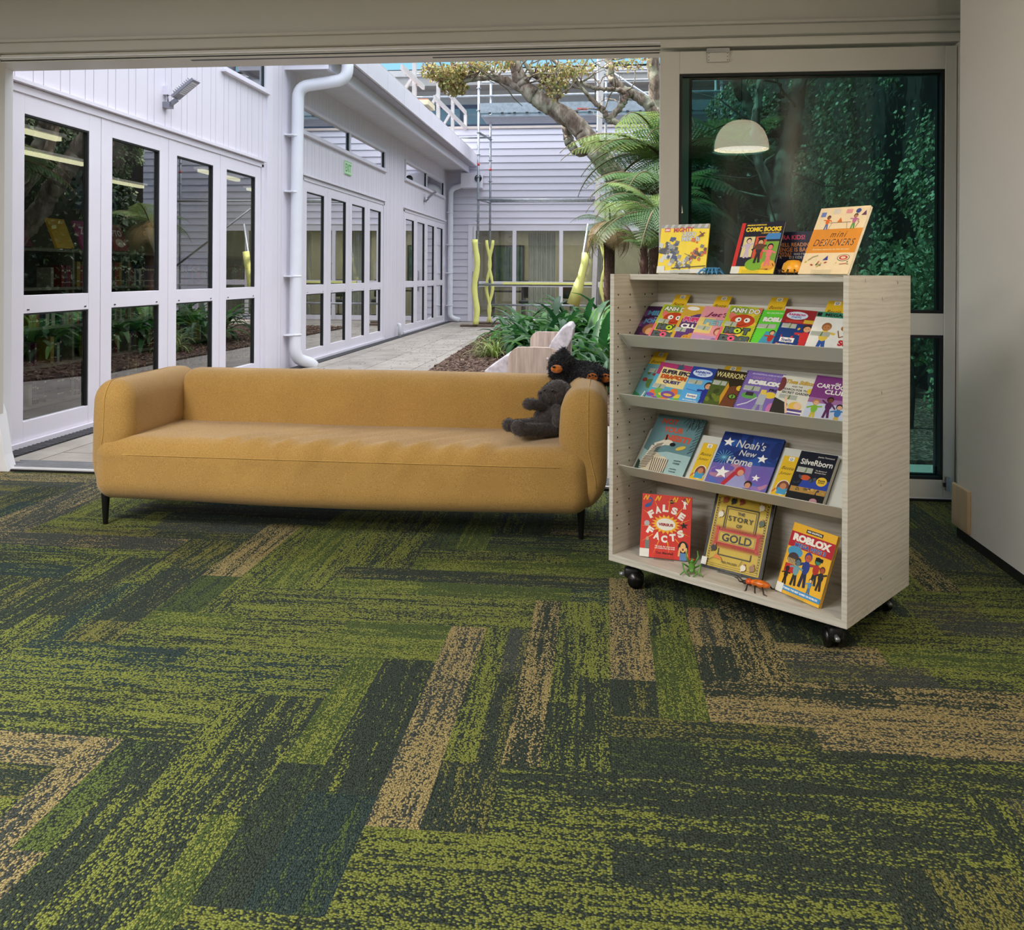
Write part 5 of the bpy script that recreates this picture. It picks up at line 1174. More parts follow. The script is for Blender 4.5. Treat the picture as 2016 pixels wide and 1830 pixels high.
bb('base_board', (0, 0, .10), (WD, DP, .125), m_wt); bb('top_board', (.018, .10, 1.178), (WD - .018, DP - .10, 1.2), m_wt); bb('back_panel', (.018, .297, .125), (WD - .018, .312, 1.178), m_wx)
sp = [o for o in bpy.data.objects if o.parent == cs and o.name.startswith('side_panel')]
k = MB(); z = .22
while z < 1.17:
    for y in (.028, .105, .205, .255): k.lathe([(0, .0006), (.0036, .0006), (.0036, .0)], m_black, 8, Matrix.Translation((.018, y, z)) @ Matrix.Rotation(R(90), 4, 'Y'))
    z += .050
k.build('peg_hole', sp[0])
k = MB()
for (px, py) in ((1704, 546), (1767, 549), (1737.6, 586), (1737, 587), (1735.8, 772), (1734.6, 953.5), (1733.8, 1137.7)):
    p = sh(px, py + (6 if py < 550 else 0), lx=WD); k.lathe([(0, .001), (.0045, .001), (.0045, 0)], mat((186, 178, 160), .5), 12, Matrix.Translation((WD, p.y, p.z)) @ Matrix.Rotation(R(90), 4, 'Y'))
    k.tube([(WD + .001, p.y - .003, p.z + .006), (WD + .002, p.y + .002, p.z + .001), (WD + .001, p.y + .001, p.z - .007)], .0009, m_white, 5)
k.build('screw_cap', sp[1])
Z0 = {1: .920, 2: .690, 3: .415}
for q, z0 in Z0.items():
    r = thing('display_shelf', None, None, (0, 0, 0)); del_ = None; r.parent = cs; r.location = (0, .0, z0)
    k = MB(); e = Vector((0, .67, .742)); nn = Vector((0, -.742, .67)); P = []
    # slanted rest with rounded upper corners
    Lp = .226; pts = [(.021, 0), (.904, 0)] + [(.904 - .02 + .02 * math.cos(t), Lp - .02 + .02 * math.sin(t)) for t in [i * math.pi / 8 for i in range(5)]] + [(.021 + .02 - .02 * math.sin(t), Lp - .02 + .02 * math.cos(t)) for t in [i * math.pi / 8 for i in range(5)]]
    vs = [Vector((x, .10, 0)) + e * s_ + nn * o_ for o_ in (0, -.0025) for x, s_ in pts]; n = len(pts)
    k.add(vs, [tuple(range(n)), tuple(range(2 * n - 1, n - 1, -1))] + [(i, n + i, n + (i + 1) % n, (i + 1) % n) for i in range(n)], m_met); k.build('rest_plate', r)
    k = MB(); k.prism([(.10, 0), (.102, -.003), (.038, .046), (.036, .048), (.040, .049)], .021, .904, m_met, 'x'); k.build('lip', r)
    for x in (.019, .9045):
        k = MB(); k.prism([(.036, .052), (.030, .046), (.098, -.014), (.108, -.010), (.112, .006), (.102, .004)], x, x + .0018, m_met, 'x'); k.build('end_bracket', r)
for x, y, a in ((.07, .06, .6), (WD - .07, .07, 2.2), (.07, DP - .06, 1.0), (WD - .07, DP - .06, 2.5)):
    r = thing('castor', None, None, (x, y, 0)); r.parent = cs; r.location = (x, y, 0); r.rotation_euler = (0, 0, a)
    k = MB(); k.box((-.03, -.03, .094), (.03, .03, .10), m_alu); k.tube([(0, 0, .06), (0, 0, .096)], .009, m_alu, 8); k.rbox((-.032, -.022, .036), (.026, .022, .078), .012, m_black, (4, 4, 4)); k.build('bracket', r)
    for s_ in (-1, 1): k = MB(); k.tube([(.012, s_ * .012, .032), (.012, s_ * .028, .032)], .031, mat((12, 12, 13), .3), 18); k.build('wheel', r)
    k = MB(); k.tube([(-.03, 0, .05), (-.05, 0, .045)], .008, m_alu, 6); k.build('brake_lever', r)

# ---------------------------------------------------------------- books
m_pages = mat((228, 222, 206), .8, var=.1, scale=60, stretch=(1, 40, 1))
def book(label, M, w, h, t, col, art, spine=None, hard=False, group=None, name='book', cat='book', spiral=None):
    r = thing(name, label, cat, M=M, group=group); k = MB(); c = .0015 if not hard else .0025; m = ink(col, .3); ms = ink(spine or col, .3)
    k.box((0, 0, 0), (w, c, h), m); k.box((0, t - c, 0), (w, t, h), ms); k.box((0, c, 0), (c, t - c, h), ms)
    A = Art(k, (0, 0, 0), (1, 0, 0), (0, 0, 1), (0, -1, 0), w, h); A.k = .0002
    art(A); k.build('cover', r)
    i = .003 if hard else .0004; p = MB().box((c, c, i), (w - i - .0006, t - c, h - i), m_pages); p.build('page_block', r)
    if spiral:
        s = MB()
        for q in range(int(h / .0075)):
            z = .004 + q * .0075; s.box((-.002, -.0008, z), (.004, -.0004, z + .004), m_black)
        s.build('spiral_edge', r)
    return r
K0 = (20, 20, 24); WH = (240, 238, 232)
def sticker(A, a, b, s=.3): A.rect(a - s * .5, b - .05, a + s * .5, b + .05, (176, 180, 168)); A.poly([(a, b - .05), (a + .03, b + .045), (a + .055, b + .05), (a + .05, b - .04)], (96, 128, 70)); A.rect(a - s * .5, b - .05, a - s * .1, b - .03, (196, 198, 190))
def swirl(A, n, cols, seed, lo=0.0, hi=1.0, s=.16):
    g = random.Random(seed)
    for i in range(n): A.ell(g.uniform(.06, .94), g.uniform(lo + .04, hi - .04), g.uniform(s * .3, s), g.uniform(s * .15, s * .6), cols[i % len(cols)], 10, g.uniform(0, 3))
def a_miles(A): A.rect(0, 0, 1, 1, (58, 28, 66)); swirl(A, 16, [(84, 40, 92), (120, 70, 130), (46, 22, 58)], 1, .0, 1, .2); A.txt('MILES', .5, .82, .78, (92, 150, 190), ht=.13, bold=.05, outline=(26, 20, 50), ow=.04); A.txt('and', .5, .71, .15, (150, 170, 200)); A.txt('JONES', .5, .60, .8, (92, 150, 190), ht=.13, bold=.05, outline=(26, 20, 50), ow=.04); A.ell(.5, .40, .3, .14, (150, 96, 60)); A.ell(.5, .35, .16, .09, (214, 160, 110)); A.ell(.72, .33, .1, .07, (120, 70, 50)); A.rect(0, 0, 1, .2, (40, 20, 44))
def a_hot(A):
    A.rect(0, 0, 1, 1, (184, 190, 50)); swirl(A, 14, [(226, 120, 110), (140, 170, 60), (230, 200, 70)], 2, .2, 1, .2); A.txt('ANH DO', .52, .90, .86, WH, ht=.11, bold=.04, outline=K0, ow=.05)
    A.ell(.55, .67, .36, .15, (196, 70, 36)); A.ell(.42, .69, .09, .055, WH); A.ell(.68, .69, .09, .055, WH); A.ell(.44, .69, .03, .02, K0, 8); A.ell(.66, .69, .03, .02, K0, 8); A.line([(.4, .58), (.55, .56), (.7, .6)], .02, (110, 30, 20)); sticker(A, .25, .58, .36)
    A.rect(.0, .0, .08, .5, (230, 110, 130)); A.txt('HO', .40, .44, .5, (86, 98, 100), ht=.14, bold=.10, outline=K0, ow=.07); A.txt('T', .78, .44, .2, (86, 98, 100), ht=.14, bold=.1, outline=K0, ow=.07); A.ell(.53, .44, .10, .055, (190, 214, 40)); A.ell(.53, .44, .04, .02, K0, 8)
    A.txt('DOG!', .52, .26, .86, (86, 98, 100), ht=.14, bold=.10, outline=K0, ow=.07); A.ell(.44, .26, .11, .06, (232, 96, 130)); A.ell(.44, .26, .04, .022, K0, 8)
def a_pup(A): A.rect(0, 0, 1, 1, (214, 170, 60)); A.ell(.3, .93, .2, .05, WH); A.poly([(.1, .0), (.95, .0), (.95, .86), (.5, .8), (.1, .66)], (96, 60, 120)); A.txt('PUPPY', .5, .66, .7, (216, 60, 120), ht=.12, bold=.08, outline=WH, ow=.04); A.txt('CLUB', .5, .50, .7, WH, ht=.11, bold=.06, outline=K0, ow=.07); sticker(A, .2, .4, .36); swirl(A, 8, [(214, 160, 60), (150, 96, 50), (230, 214, 180)], 5, .08, .36, .14); A.ell(.45, .22, .12, .07, (210, 150, 60)); A.ell(.41, .24, .015, .01, K0, 6); A.ell(.5, .24, .015, .01, K0, 6)
def a_jet(A): A.rect(0, 0, 1, 1, (222, 150, 160)); A.rect(0, .35, .5, .72, (226, 200, 120)); A.txt("Jet's", .5, .80, .72, (120, 40, 80), ht=.14, bold=.03, shear=.3); A.txt('PET', .5, .62, .6, (140, 180, 186), ht=.13, bold=.06, outline=(96, 120, 130), ow=.04); sticker(A, .25, .47, .4); A.ell(.75, .42, .15, .10, (150, 80, 60)); A.ell(.75, .40, .10, .07, (222, 170, 140)); A.rect(0, 0, 1, .30, (190, 150, 190)); A.ell(.4, .16, .12, .06, (230, 190, 200)); A.ell(.7, .2, .1, .06, (140, 110, 160))
def a_robg(A): A.rect(0, 0, 1, 1, (98, 206, 60)); A.txt('AN UNOFFICIAL BOOK', .5, .93, .7, (220, 240, 210)); A.txt('ROBLOX', .55, .78, .86, WH, ht=.11, bold=.09, outline=(60, 120, 50), ow=.04); sticker(A, .3, .62, .55); A.poly([(.2, .1), (.9, .1), (.8, .5), (.35, .5)], (70, 150, 180)); A.figure(.55, .12, .42, (220, 170, 130), (176, 50, 40), (110, 120, 170), (60, 40, 30), .6)
def fairy(A, x, top): A.figure(x, .06, .62, (214, 160, 120), top, top, (60, 40, 30), .5); A.poly([(x - .12, .3), (x + .12, .3), (x + .05, .45), (x - .05, .45)], top)
def a_rainr(A): A.rect(0, 0, 1, 1, (30, 60, 120)); A.rect(0, .68, 1, 1, (150, 40, 46)); swirl(A, 10, [(220, 170, 60), (40, 90, 150), (180, 60, 60)], 7, .1, 1, .05); A.ell(.38, .86, .3, .09, (210, 224, 240)); A.txt('RAINBOW', .38, .88, .48, (190, 70, 130), ht=.05, bold=.06); A.txt('magic', .38, .82, .28, (70, 110, 190)); A.rect(.12, .70, .66, .75, (196, 60, 50)); A.rect(.62, .70, 1, .78, (214, 180, 60)); sticker(A, .27, .62, .4); fairy(A, .78, (196, 50, 50)); A.rect(.16, .26, .55, .36, WH); A.txt('Stella', .35, .31, .3, (60, 60, 120), bold=.03); A.txt('CHRISTMAS STAR', .36, .2, .55, WH, bold=.02)
def a_rainb(A): A.rect(0, 0, 1, 1, (90, 170, 226)); A.rect(0, .72, 1, 1, (40, 66, 150)); A.ell(.42, .86, .34, .09, (214, 226, 244)); A.txt('RAINBOW', .42, .88, .54, (60, 80, 170), ht=.055, bold=.06); A.txt('magic', .42, .82, .3, (90, 120, 200)); sticker(A, .3, .64, .5); fairy(A, .78, (40, 50, 140)); A.rect(.2, .26, .56, .36, WH); A.txt('Soraya', .38, .31, .3, (60, 60, 120), bold=.03); A.txt('the honeybee fairy', .38, .21, .5, WH); A.line([(.1, .46), (.65, .42)], .02, (60, 90, 170))
def a_meg(A): A.rect(0, 0, 1, 1, (236, 236, 230)); A.rect(0, .88, 1, 1, (60, 140, 110)); A.rect(.02, .90, .14, .98, K0); A.txt('MEGAN M', .6, .94, .74, K0, ht=.07, bold=.03); A.figure(.38, .1, .66, (190, 130, 80), (230, 200, 80), (50, 90, 170), (150, 96, 56), .4); sticker(A, .28, .5, .5); A.ell(.85, .66, .1, .06, (170, 120, 70)); A.line([(.7, .6), (.78, .45), (.9, .5)], .03, (150, 100, 60)); A.txt('St', .9, .34, .2, (190, 40, 50), ht=.13, bold=.06); A.poly([(.5, 0), (1, 0), (1, .24)], (70, 160, 130)); A.txt('Big', .88, .14, .18, K0, bold=.03); A.ell(.62, .14, .1, .05, K0)
def a_zeb(A): A.rect(0, 0, 1, 1, (104, 160, 168)); swirl(A, 8, [(150, 60, 50), (90, 120, 60), (60, 120, 130)], 12, .3, 1, .2); A.ell(.75, .8, .16, .08, (130, 150, 100)); A.ell(.8, .83, .08, .03, K0); sticker(A, .35, .84, .4)
def a_zeb2(A):
    a_zeb(A)
    for q in range(7): A.line([(.3 + .1 * q, .1), (.36 + .1 * q, .32)], .035, K0 if q % 2 else WH)
    A.poly([(0, 0), (.5, 0), (.2, .24), (0, .3)], (50, 130, 90))
def a_dq(A):
    A.rect(0, 0, 1, 1, (90, 170, 200)); A.poly([(0, .72), (1, .62), (1, 1), (0, 1)], (176, 56, 110)); A.star(.62, .93, .14, .1, .5, 5, (60, 90, 110)); A.poly([(.1, .46), (.98, .44), (1, .86), (.12, .9)], (234, 214, 150))
    A.txt('SUPER EPIC', .55, .80, .8, (36, 28, 60), ht=.10, bold=.06); A.txt('DRAGON', .55, .68, .74, (206, 90, 30), ht=.10, bold=.08, outline=(90, 40, 30), ow=.03); A.txt('QUEST', .55, .56, .5, (40, 40, 110), ht=.09, bold=.06); swirl(A, 12, [(120, 80, 170), (226, 120, 60), (120, 180, 70), (230, 200, 70)], 22, .02, .4, .18); sticker(A, .25, .44, .36); A.ell(.6, .28, .2, .08, (120, 80, 160)); A.ell(.6, .27, .12, .03, (230, 180, 80))
def a_war(A): A.rect(0, 0, 1, 1, (50, 40, 24)); A.rect(0, 0, .5, .75, (76, 92, 36)); swirl(A, 8, [(110, 124, 40), (60, 70, 30)], 31, .2, .7, .12); A.ell(.75, .36, .3, .3, (110, 62, 36)); A.poly([(.5, .72), (.58, .62), (.5, .2), (.42, .4)], (206, 150, 40)); A.ell(.78, .42, .13, .06, K0); A.ell(.78, .42, .10, .045, (120, 170, 60)); A.ell(.78, .42, .02, .04, K0, 8); A.txt('WARRIORS', .5, .88, .92, (232, 220, 150), ht=.12, bold=.01); sticker(A, .25, .68, .42); A.ell(.9, .62, .1, .06, (224, 190, 50))
def a_diary(A): A.rect(0, 0, 1, 1, (126, 104, 178)); A.txt('AN UNOFFICIAL ROBLOX BOOK', .55, .94, .8, (214, 204, 236)); A.txt('DIARY OF A', .5, .86, .6, (170, 130, 180), ht=.05, bold=.03); A.txt('ROBLOX', .55, .76, .84, WH, ht=.10, bold=.10, outline=(80, 60, 120), ow=.04); sticker(A, .28, .62, .42); A.ell(.28, .46, .2, .07, (96, 160, 80)); A.rect(.18, .46, .38, .54, (60, 50, 60)); A.txt('PRO', .85, .63, .24, K0, ht=.06, bold=.05); A.ell(.8, .52, .14, .07, (232, 200, 60)); A.rect(.52, .30, .72, .52, (176, 180, 186)); A.rect(.54, .52, .68, .62, (230, 200, 90)); A.line([(.56, .3), (.5, .1)], .08, (150, 156, 164)); A.line([(.68, .3), (.74, .1)], .08, (150, 156, 164)); A.line([(.5, .44), (.3, .3), (.08, .22)], .03, (214, 216, 220)); A.ell(.92, .25, .1, .12, (200, 120, 170))
def a_thea(A): A.rect(0, 0, 1, 1, (222, 220, 206)); A.ell(.05, .8, .12, .16, (120, 60, 60)); A.txt('Thea Stilton', .55, .88, .8, (206, 170, 70), ht=.09, bold=.04, shear=.2, outline=(120, 80, 40), ow=.02); A.txt('AND THE', .5, .78, .3, K0, bold=.02); A.txt('SEARCH FOR THE', .5, .71, .72, K0, bold=.03); A.txt('SECRET GARDEN', .52, .64, .78, K0, bold=.03); A.ell(.9, .72, .1, .06, (228, 196, 50)); sticker(A, .35, .54, .5); A.poly([(0, 0), (.5, 0), (.4, .4), (0, .5)], (50, 46, 40)); A.ell(.62, .36, .18, .1, (230, 190, 80)); A.ell(.68, .38, .1, .07, (236, 196, 160)); A.rect(.42, .06, .85, .3, (96, 76, 140)); A.rect(.42, .14, .85, .18, WH); A.rect(.42, .22, .85, .25, WH); A.rect(.4, 0, .95, .08, (150, 50, 40)); A.line([(.45, .2), (.34, .42), (.3, .55)], .06, (236, 196, 160))
def a_cart(A): A.rect(0, 0, 1, 1, (198, 206, 226)); A.rect(0, .55, 1, 1, (128, 60, 128)); A.rect(0, .45, 1, .55, (160, 110, 160)); A.txt('the', .6, .87, .14, WH); A.txt('CARTOON', .52, .80, .86, WH, ht=.09, bold=.03); A.txt('CLUB', .6, .69, .52, WH, ht=.09, bold=.03); A.figure(.22, .1, .42, (226, 176, 140), (130, 180, 60), (200, 180, 70), (190, 130, 60), .2); A.figure(.55, .18, .42, (120, 70, 50), (90, 40, 90), (90, 40, 90), (40, 24, 20), 1); A.figure(.82, .08, .40, (226, 176, 140), (60, 120, 180), (200, 170, 80), K0, .3)
def a_nest(A):
    A.rect(0, 0, 1, 1, (98, 132, 138)); A.poly([(0, 0), (1, 0), (1, .40), (.5, .42), (.2, .36), (0, .42)], (158, 188, 188)); C_ = (196, 84, 58)
    A.txt('NOT', .30, .90, .34, C_, ht=.09, bold=.05); A.txt('YOUR', .44, .77, .42, C_, ht=.09, bold=.05); A.txt('NEST!', .60, .64, .52, C_, ht=.10, bold=.06, rot=-.03)
    for q in range(12): x = .66 + .03 * q; A.line([(x, 1.0 - .02 * (q % 3)), (x - .08 + .04 * (q % 4), .90 - .03 * (q % 5))], .011, (30, 38, 34))
    for q in range(9): A.line([(1, .9 - q * .05), (.90 + .02 * (q % 2), .84 - q * .05)], .012, (30, 38, 34))
    A.ell(.26, .22, .2, .17, (196, 184, 160)); A.ell(.46, .2, .16, .14, (206, 196, 172)); A.line([(.16, .3), (.2, .48), (.38, .56)], .12, (214, 206, 186)); A.ell(.44, .56, .1, .045, (214, 206, 186)); A.ell(.55, .54, .06, .03, K0); A.line([(.38, .6), (.36, .68)], .03, K0)
    for q in range(15): t = q / 14; A.line([(.07 + .16 * t * t, .10 + .40 * t), (.22 + .14 * t, .14 + .40 * t)], .014, (56, 44, 38))
    for q in range(8): A.line([(.32 + .04 * q, .08), (.28 + .045 * q, .30)], .013, (70, 54, 44))
    A.ell(.74, .50, .10, .03, (214, 184, 70), rot=.4); A.txt('GIDEON', .78, .30, .14, (70, 90, 90)); A.txt('STERER', .78, .26, .14, (70, 90, 90)); A.txt('ANDREA', .76, .17, .14, (70, 90, 90)); A.txt('TSURUMI', .76, .13, .14, (70, 90, 90)); A.poly([(0, 0), (.1, 0), (.06, .2), (0, .24)], (40, 60, 50))
def a_noah(A):
    A.rect(0, 0, 1, 1, (34, 62, 132)); swirl(A, 22, [(24, 44, 104), (40, 84, 160), (30, 54, 120)], 41, .5, 1, .2); A.poly([(0, 0), (1, 0), (1, .52), (0, .44)], (104, 96, 168)); swirl(A, 16, [(140, 110, 176), (80, 104, 180), (176, 124, 150), (110, 90, 170)], 43, .02, .44, .22)
    for (x, y, s_) in ((.14, .82, .10), (.77, .62, .09), (.22, .3, .13), (.78, .3, .07)): A.star(x, y, s_, s_ * .85, .42, 5, WH, .4)
    for q in range(16): t = q * .39; A.line([(.16, .55), (.16 + .16 * math.cos(t), .55 + .13 * math.sin(t))], .006, (120, 190, 220))
    c = (206, 206, 204); A.txt("Noah's", .52, .82, .48, c, ht=.14, bold=.01, shear=.15); A.txt('New', .52, .67, .28, c, ht=.10, bold=.01, shear=.15); A.txt('Home', .44, .52, .42, c, ht=.12, bold=.02, shear=.1)
    A.poly([(.28, .05), (.44, .34), (.52, .38), (.6, .3), (.7, .1), (.6, 0), (.3, 0)], (150, 150, 196)); A.ell(.50, .36, .08, .08, (184, 50, 60)); A.ell(.52, .34, .05, .05, (206, 150, 120)); A.line([(.44, .33), (.30, .1)], .07, (176, 46, 58)); A.ell(.70, .18, .06, .06, (40, 26, 30)); A.ell(.70, .16, .045, .045, (196, 140, 110)); A.rect(.64, 0, .78, .11, (40, 50, 110))
def a_silver(A): A.rect(0, 0, 1, 1, (16, 20, 36)); A.poly([(.3, .46), (1, .5), (1, .28), (.2, .24)], (40, 66, 160)); A.rect(.05, .22, 1, .32, (170, 130, 60)); swirl(A, 12, [(110, 90, 50), (60, 60, 80), (200, 160, 80)], 51, .2, .34, .05); A.rect(0, 0, 1, .2, (14, 14, 18)); A.txt('Jessica Townsend', .72, .92, .44, (200, 196, 190)); A.txt('SilveRborn', .52, .80, .86, (226, 224, 216), ht=.11, bold=.02); A.txt('The Mystery of', .70, .66, .3, (214, 206, 196)); A.txt('Morrigan Crow', .70, .62, .3, (214, 206, 196)); sticker(A, .27, .64, .42); A.ell(.80, .47, .14, .085, (226, 186, 50)); A.txt('Bestie', .80, .49, .18, K0, bold=.03); A.txt('Junior', .80, .45, .18, K0, bold=.03); A.ell(.35, .5, .14, .05, (196, 84, 40)); swirl(A, 6, [(70, 80, 96), (40, 46, 60)], 53, .3, .55, .08); A.star(.75, .16, .1, .14, .35, 5, (16, 14, 20), .3); A.ell(.75, .1, .1, .05, (176, 130, 140)); A.txt('THE BESTSELLING SERIES', .48, .05, .6, WH, bold=.04)
def a_false(A):
    A.rect(0, 0, 1, 1, (206, 50, 38)); Y = (240, 176, 40)
    g = random.Random(3)
    for q in range(22): t = q * .2856; r0, r1 = .30, .62; A.poly([(.5 + r0 * math.cos(t), .50 + .8 * r0 * math.sin(t)), (.5 + r1 * math.cos(t + .03), .5 + .8 * r1 * math.sin(t + .03)), (.5 + r0 * math.cos(t + .05), .5 + .8 * r0 * math.sin(t + .05))], Y) if q % 2 else 0
    for x in (.08, .32, .66, .9): A.line([(x - .05, .9), (x, .98), (x + .02, .9), (x + .06, .98)], .022, Y)
    A.star(.5, .535, .30, .155, .70, 18, Y); A.ell(.5, .535, .19, .095, (232, 228, 216)); A.txt('VERSUS', .5, .53, .30, (150, 30, 40), ht=.045, bold=.06)
    for ch_, x, y, ro in (('F', .20, .68, .55), ('A', .33, .755, .25), ('L', .48, .79, 0), ('S', .66, .76, -.22), ('E', .81, .68, -.5)): A.txt(ch_, x, y, .12, (232, 228, 218), ht=.115, bold=.06, rot=ro)
    for ch_, x, y, ro in (('F', .19, .42, -.45), ('A', .33, .345, -.2), ('C', .48, .305, 0), ('T', .65, .34, .15), ('S', .80, .41, .35)): A.txt(ch_, x, y, .125, (232, 228, 218), ht=.115, bold=.06, rot=ro)
    A.txt('The truth, the whole truth', .50, .185, .40, WH, bold=.02); A.txt('and nothing but the truth', .50, .155, .40, WH, bold=.02); A.txt('Dan Marshall', .50, .085, .34, (90, 24, 30), bold=.02)
    A.ell(.13, .82, .08, .03, (50, 80, 140), rot=.5); A.line([(.16, .84), (.21, .90), (.18, .94), (.13, .92)], .03, (60, 90, 150)); A.ell(.60, .90, .045, .03, K0); A.line([(.53, .895), (.68, .91)], .012, Y); A.figure(.86, .80, .17, (150, 100, 80), WH, WH, K0, 1); A.ell(.12, .53, .055, .045, (170, 172, 170)); A.star(.86, .54, .09, .06, .4, 5, K0, .5); A.rect(.10, .12, .19, .27, (110, 116, 112)); A.ell(.145, .29, .03, .03, (190, 150, 120)); A.rect(.0, .0, .19, .13, (220, 220, 214))
    A.ell(.86, .20, .10, .10, K0); A.ell(.86, .20, .055, .075, (236, 186, 120)); A.ell(.86, .17, .018, .02, (120, 30, 30), 8); A.rect(.80, .0, .94, .115, (90, 130, 180)); A.line([(.78, .06), (.80, .2)], .035, (236, 186, 120)); A.line([(.95, .06), (.92, .2)], .035, (236, 186, 120))
def burst(A, cx, cy, hw, hh, sp, col):
    "rectangular sunburst of thin spikes"
    for i in range(36):
        x = cx - hw + 2 * hw * (i + .5) / 36; d = hw / 36
        for s_ in (-1, 1): A.poly([(x - d, cy + s_ * hh * .6), (x + d, cy + s_ * hh * .6), (x + (x - cx) * .12, cy + s_ * (hh + sp * .42))][::1], col)
    for i in range(14):
        y = cy - hh + 2 * hh * (i + .5) / 14; d = hh / 14
        for s_ in (-1, 1): A.poly([(cx + s_ * hw * .9, y - d), (cx + s_ * hw * .9, y + d), (cx + s_ * (hw + sp), y + (y - cy) * .15)], col)
def a_gold(A):
    G = (196, 166, 44); A.rect(0, 0, 1, 1, (26, 24, 28)); A.rect(.045, .03, .955, 1, G)
    for (a0, b0, a1, b1, w_) in ((.07, .05, .93, .98, .006), (.10, .075, .90, .955, .005)): A.line([(a0, b0), (a1, b0), (a1, b1), (a0, b1), (a0, b0)], w_, (60, 50, 24))
    for q in range(26): A.rect(.078, .07 + q * .034, .092, .088 + q * .034, K0); A.rect(.908, .07 + q * .034, .922, .088 + q * .034, K0)
    A.line([(.24, .52), (.24, .84), (.78, .84), (.78, .52)], .02, (60, 50, 24)); A.line([(.27, .52), (.27, .81), (.75, .81), (.75, .52)], .008, (60, 50, 24)); A.line([(.24, .28), (.24, .20), (.78, .20), (.78, .28)], .02, (60, 50, 24))
    burst(A, .51, .43, .36, .125, .075, (190, 40, 34)); A.rect(.18, .345, .84, .515, (190, 40, 34)); A.rect(.20, .36, .82, .50, G); A.line([(.215, .37), (.805, .37), (.805, .49), (.215, .49), (.215, .37)], .006, (60, 50, 24))
    A.txt('THE', .5, .765, .12, K0, bold=.02); A.txt('STORY', .51, .69, .42, K0, ht=.065, bold=.01, spacing=1.2); A.txt('OF', .5, .605, .09, K0, bold=.02); A.txt('GOLD', .51, .43, .50, K0, ht=.105, bold=.03)
    A.line([(.10, .86), (.24, .95)], .006, K0); A.line([(.9, .86), (.76, .95)], .006, K0); A.line([(.1, .1), (.24, .18)], .006, K0); A.line([(.62, .1), (.66, .18)], .006, K0)
    for (x, y, c) in ((.20, .92, (150, 70, 40)), (.34, .92, K0), (.48, .93, (140, 60, 40)), (.82, .90, (226, 214, 190)), (.17, .72, (222, 214, 196)), (.86, .70, (60, 80, 60)), (.16, .27, K0), (.70, .10, (222, 214, 196)), (.84, .12, (150, 110, 80))): A.ell(x, y, .045, .04, c); A.ell(x + .01, y + .045, .016, .014, (170, 110, 80), 8); A.line([(x - .03, y - .05), (x, y)], .02, c)
    A.poly([(.18, .15), (.34, .13), (.30, .17), (.22, .20)], (214, 120, 40)); A.txt('NEIL PACKER', .46, .115, .26, (60, 50, 24)); A.rect(.0, .03, .09, .13, (222, 222, 216))
def a_mega(A):
    A.rect(0, 0, 1, 1, (232, 176, 46)); A.rect(0, .66, 1, .88, (178, 34, 48)); A.rect(.32, .905, .70, .955, K0); A.txt('100% UNOFFICIAL', .51, .93, .34, WH, bold=.04); A.txt('ROBLOX', .50, .805, .86, (236, 232, 220), ht=.105, bold=.07); A.txt('MEGA HITS 3', .50, .705, .70, (50, 90, 170), ht=.06, bold=.05, outline=(226, 200, 120), ow=.03)
    A.ell(.2, .60, .17, .08, (70, 150, 190)); A.ell(.2, .50, .13, .09, (70, 56, 60)); A.rect(.06, .30, .28, .42, (190, 44, 44))
    for q in range(7): A.line([(.08 + q * .03, .42), (.06 + q * .035, .50)], .016, (222, 190, 120))
    A.figure(.52, .16, .50, (190, 90, 60), (40, 60, 130), (40, 44, 70), (60, 60, 140), .2); A.figure(.33, .14, .40, (90, 120, 130), (110, 150, 160), (40, 40, 46), (50, 50, 56), .4); A.figure(.74, .24, .40, (50, 130, 110), (176, 50, 40), (40, 40, 46), K0, .5); A.rect(.68, .58, .84, .63, K0); A.figure(.88, .20, .34, (170, 80, 50), (40, 40, 44), (50, 40, 40), (100, 50, 30), .1); A.figure(.70, .11, .22, (226, 190, 150), (80, 140, 190), (70, 110, 150), (30, 30, 50), .3); A.figure(.14, .12, .26, (40, 40, 40), (36, 30, 30), (30, 26, 26), K0, .3)
    A.rect(0, .045, 1, .115, (60, 136, 190)); A.txt('FEATURING THE BEST GAMES ON ROBLOX', .52, .08, .86, WH, bold=.04); A.rect(0, .0, .16, .13, (220, 220, 214)); A.line([(0, 0), (0, 1)], .01, (200, 140, 40))
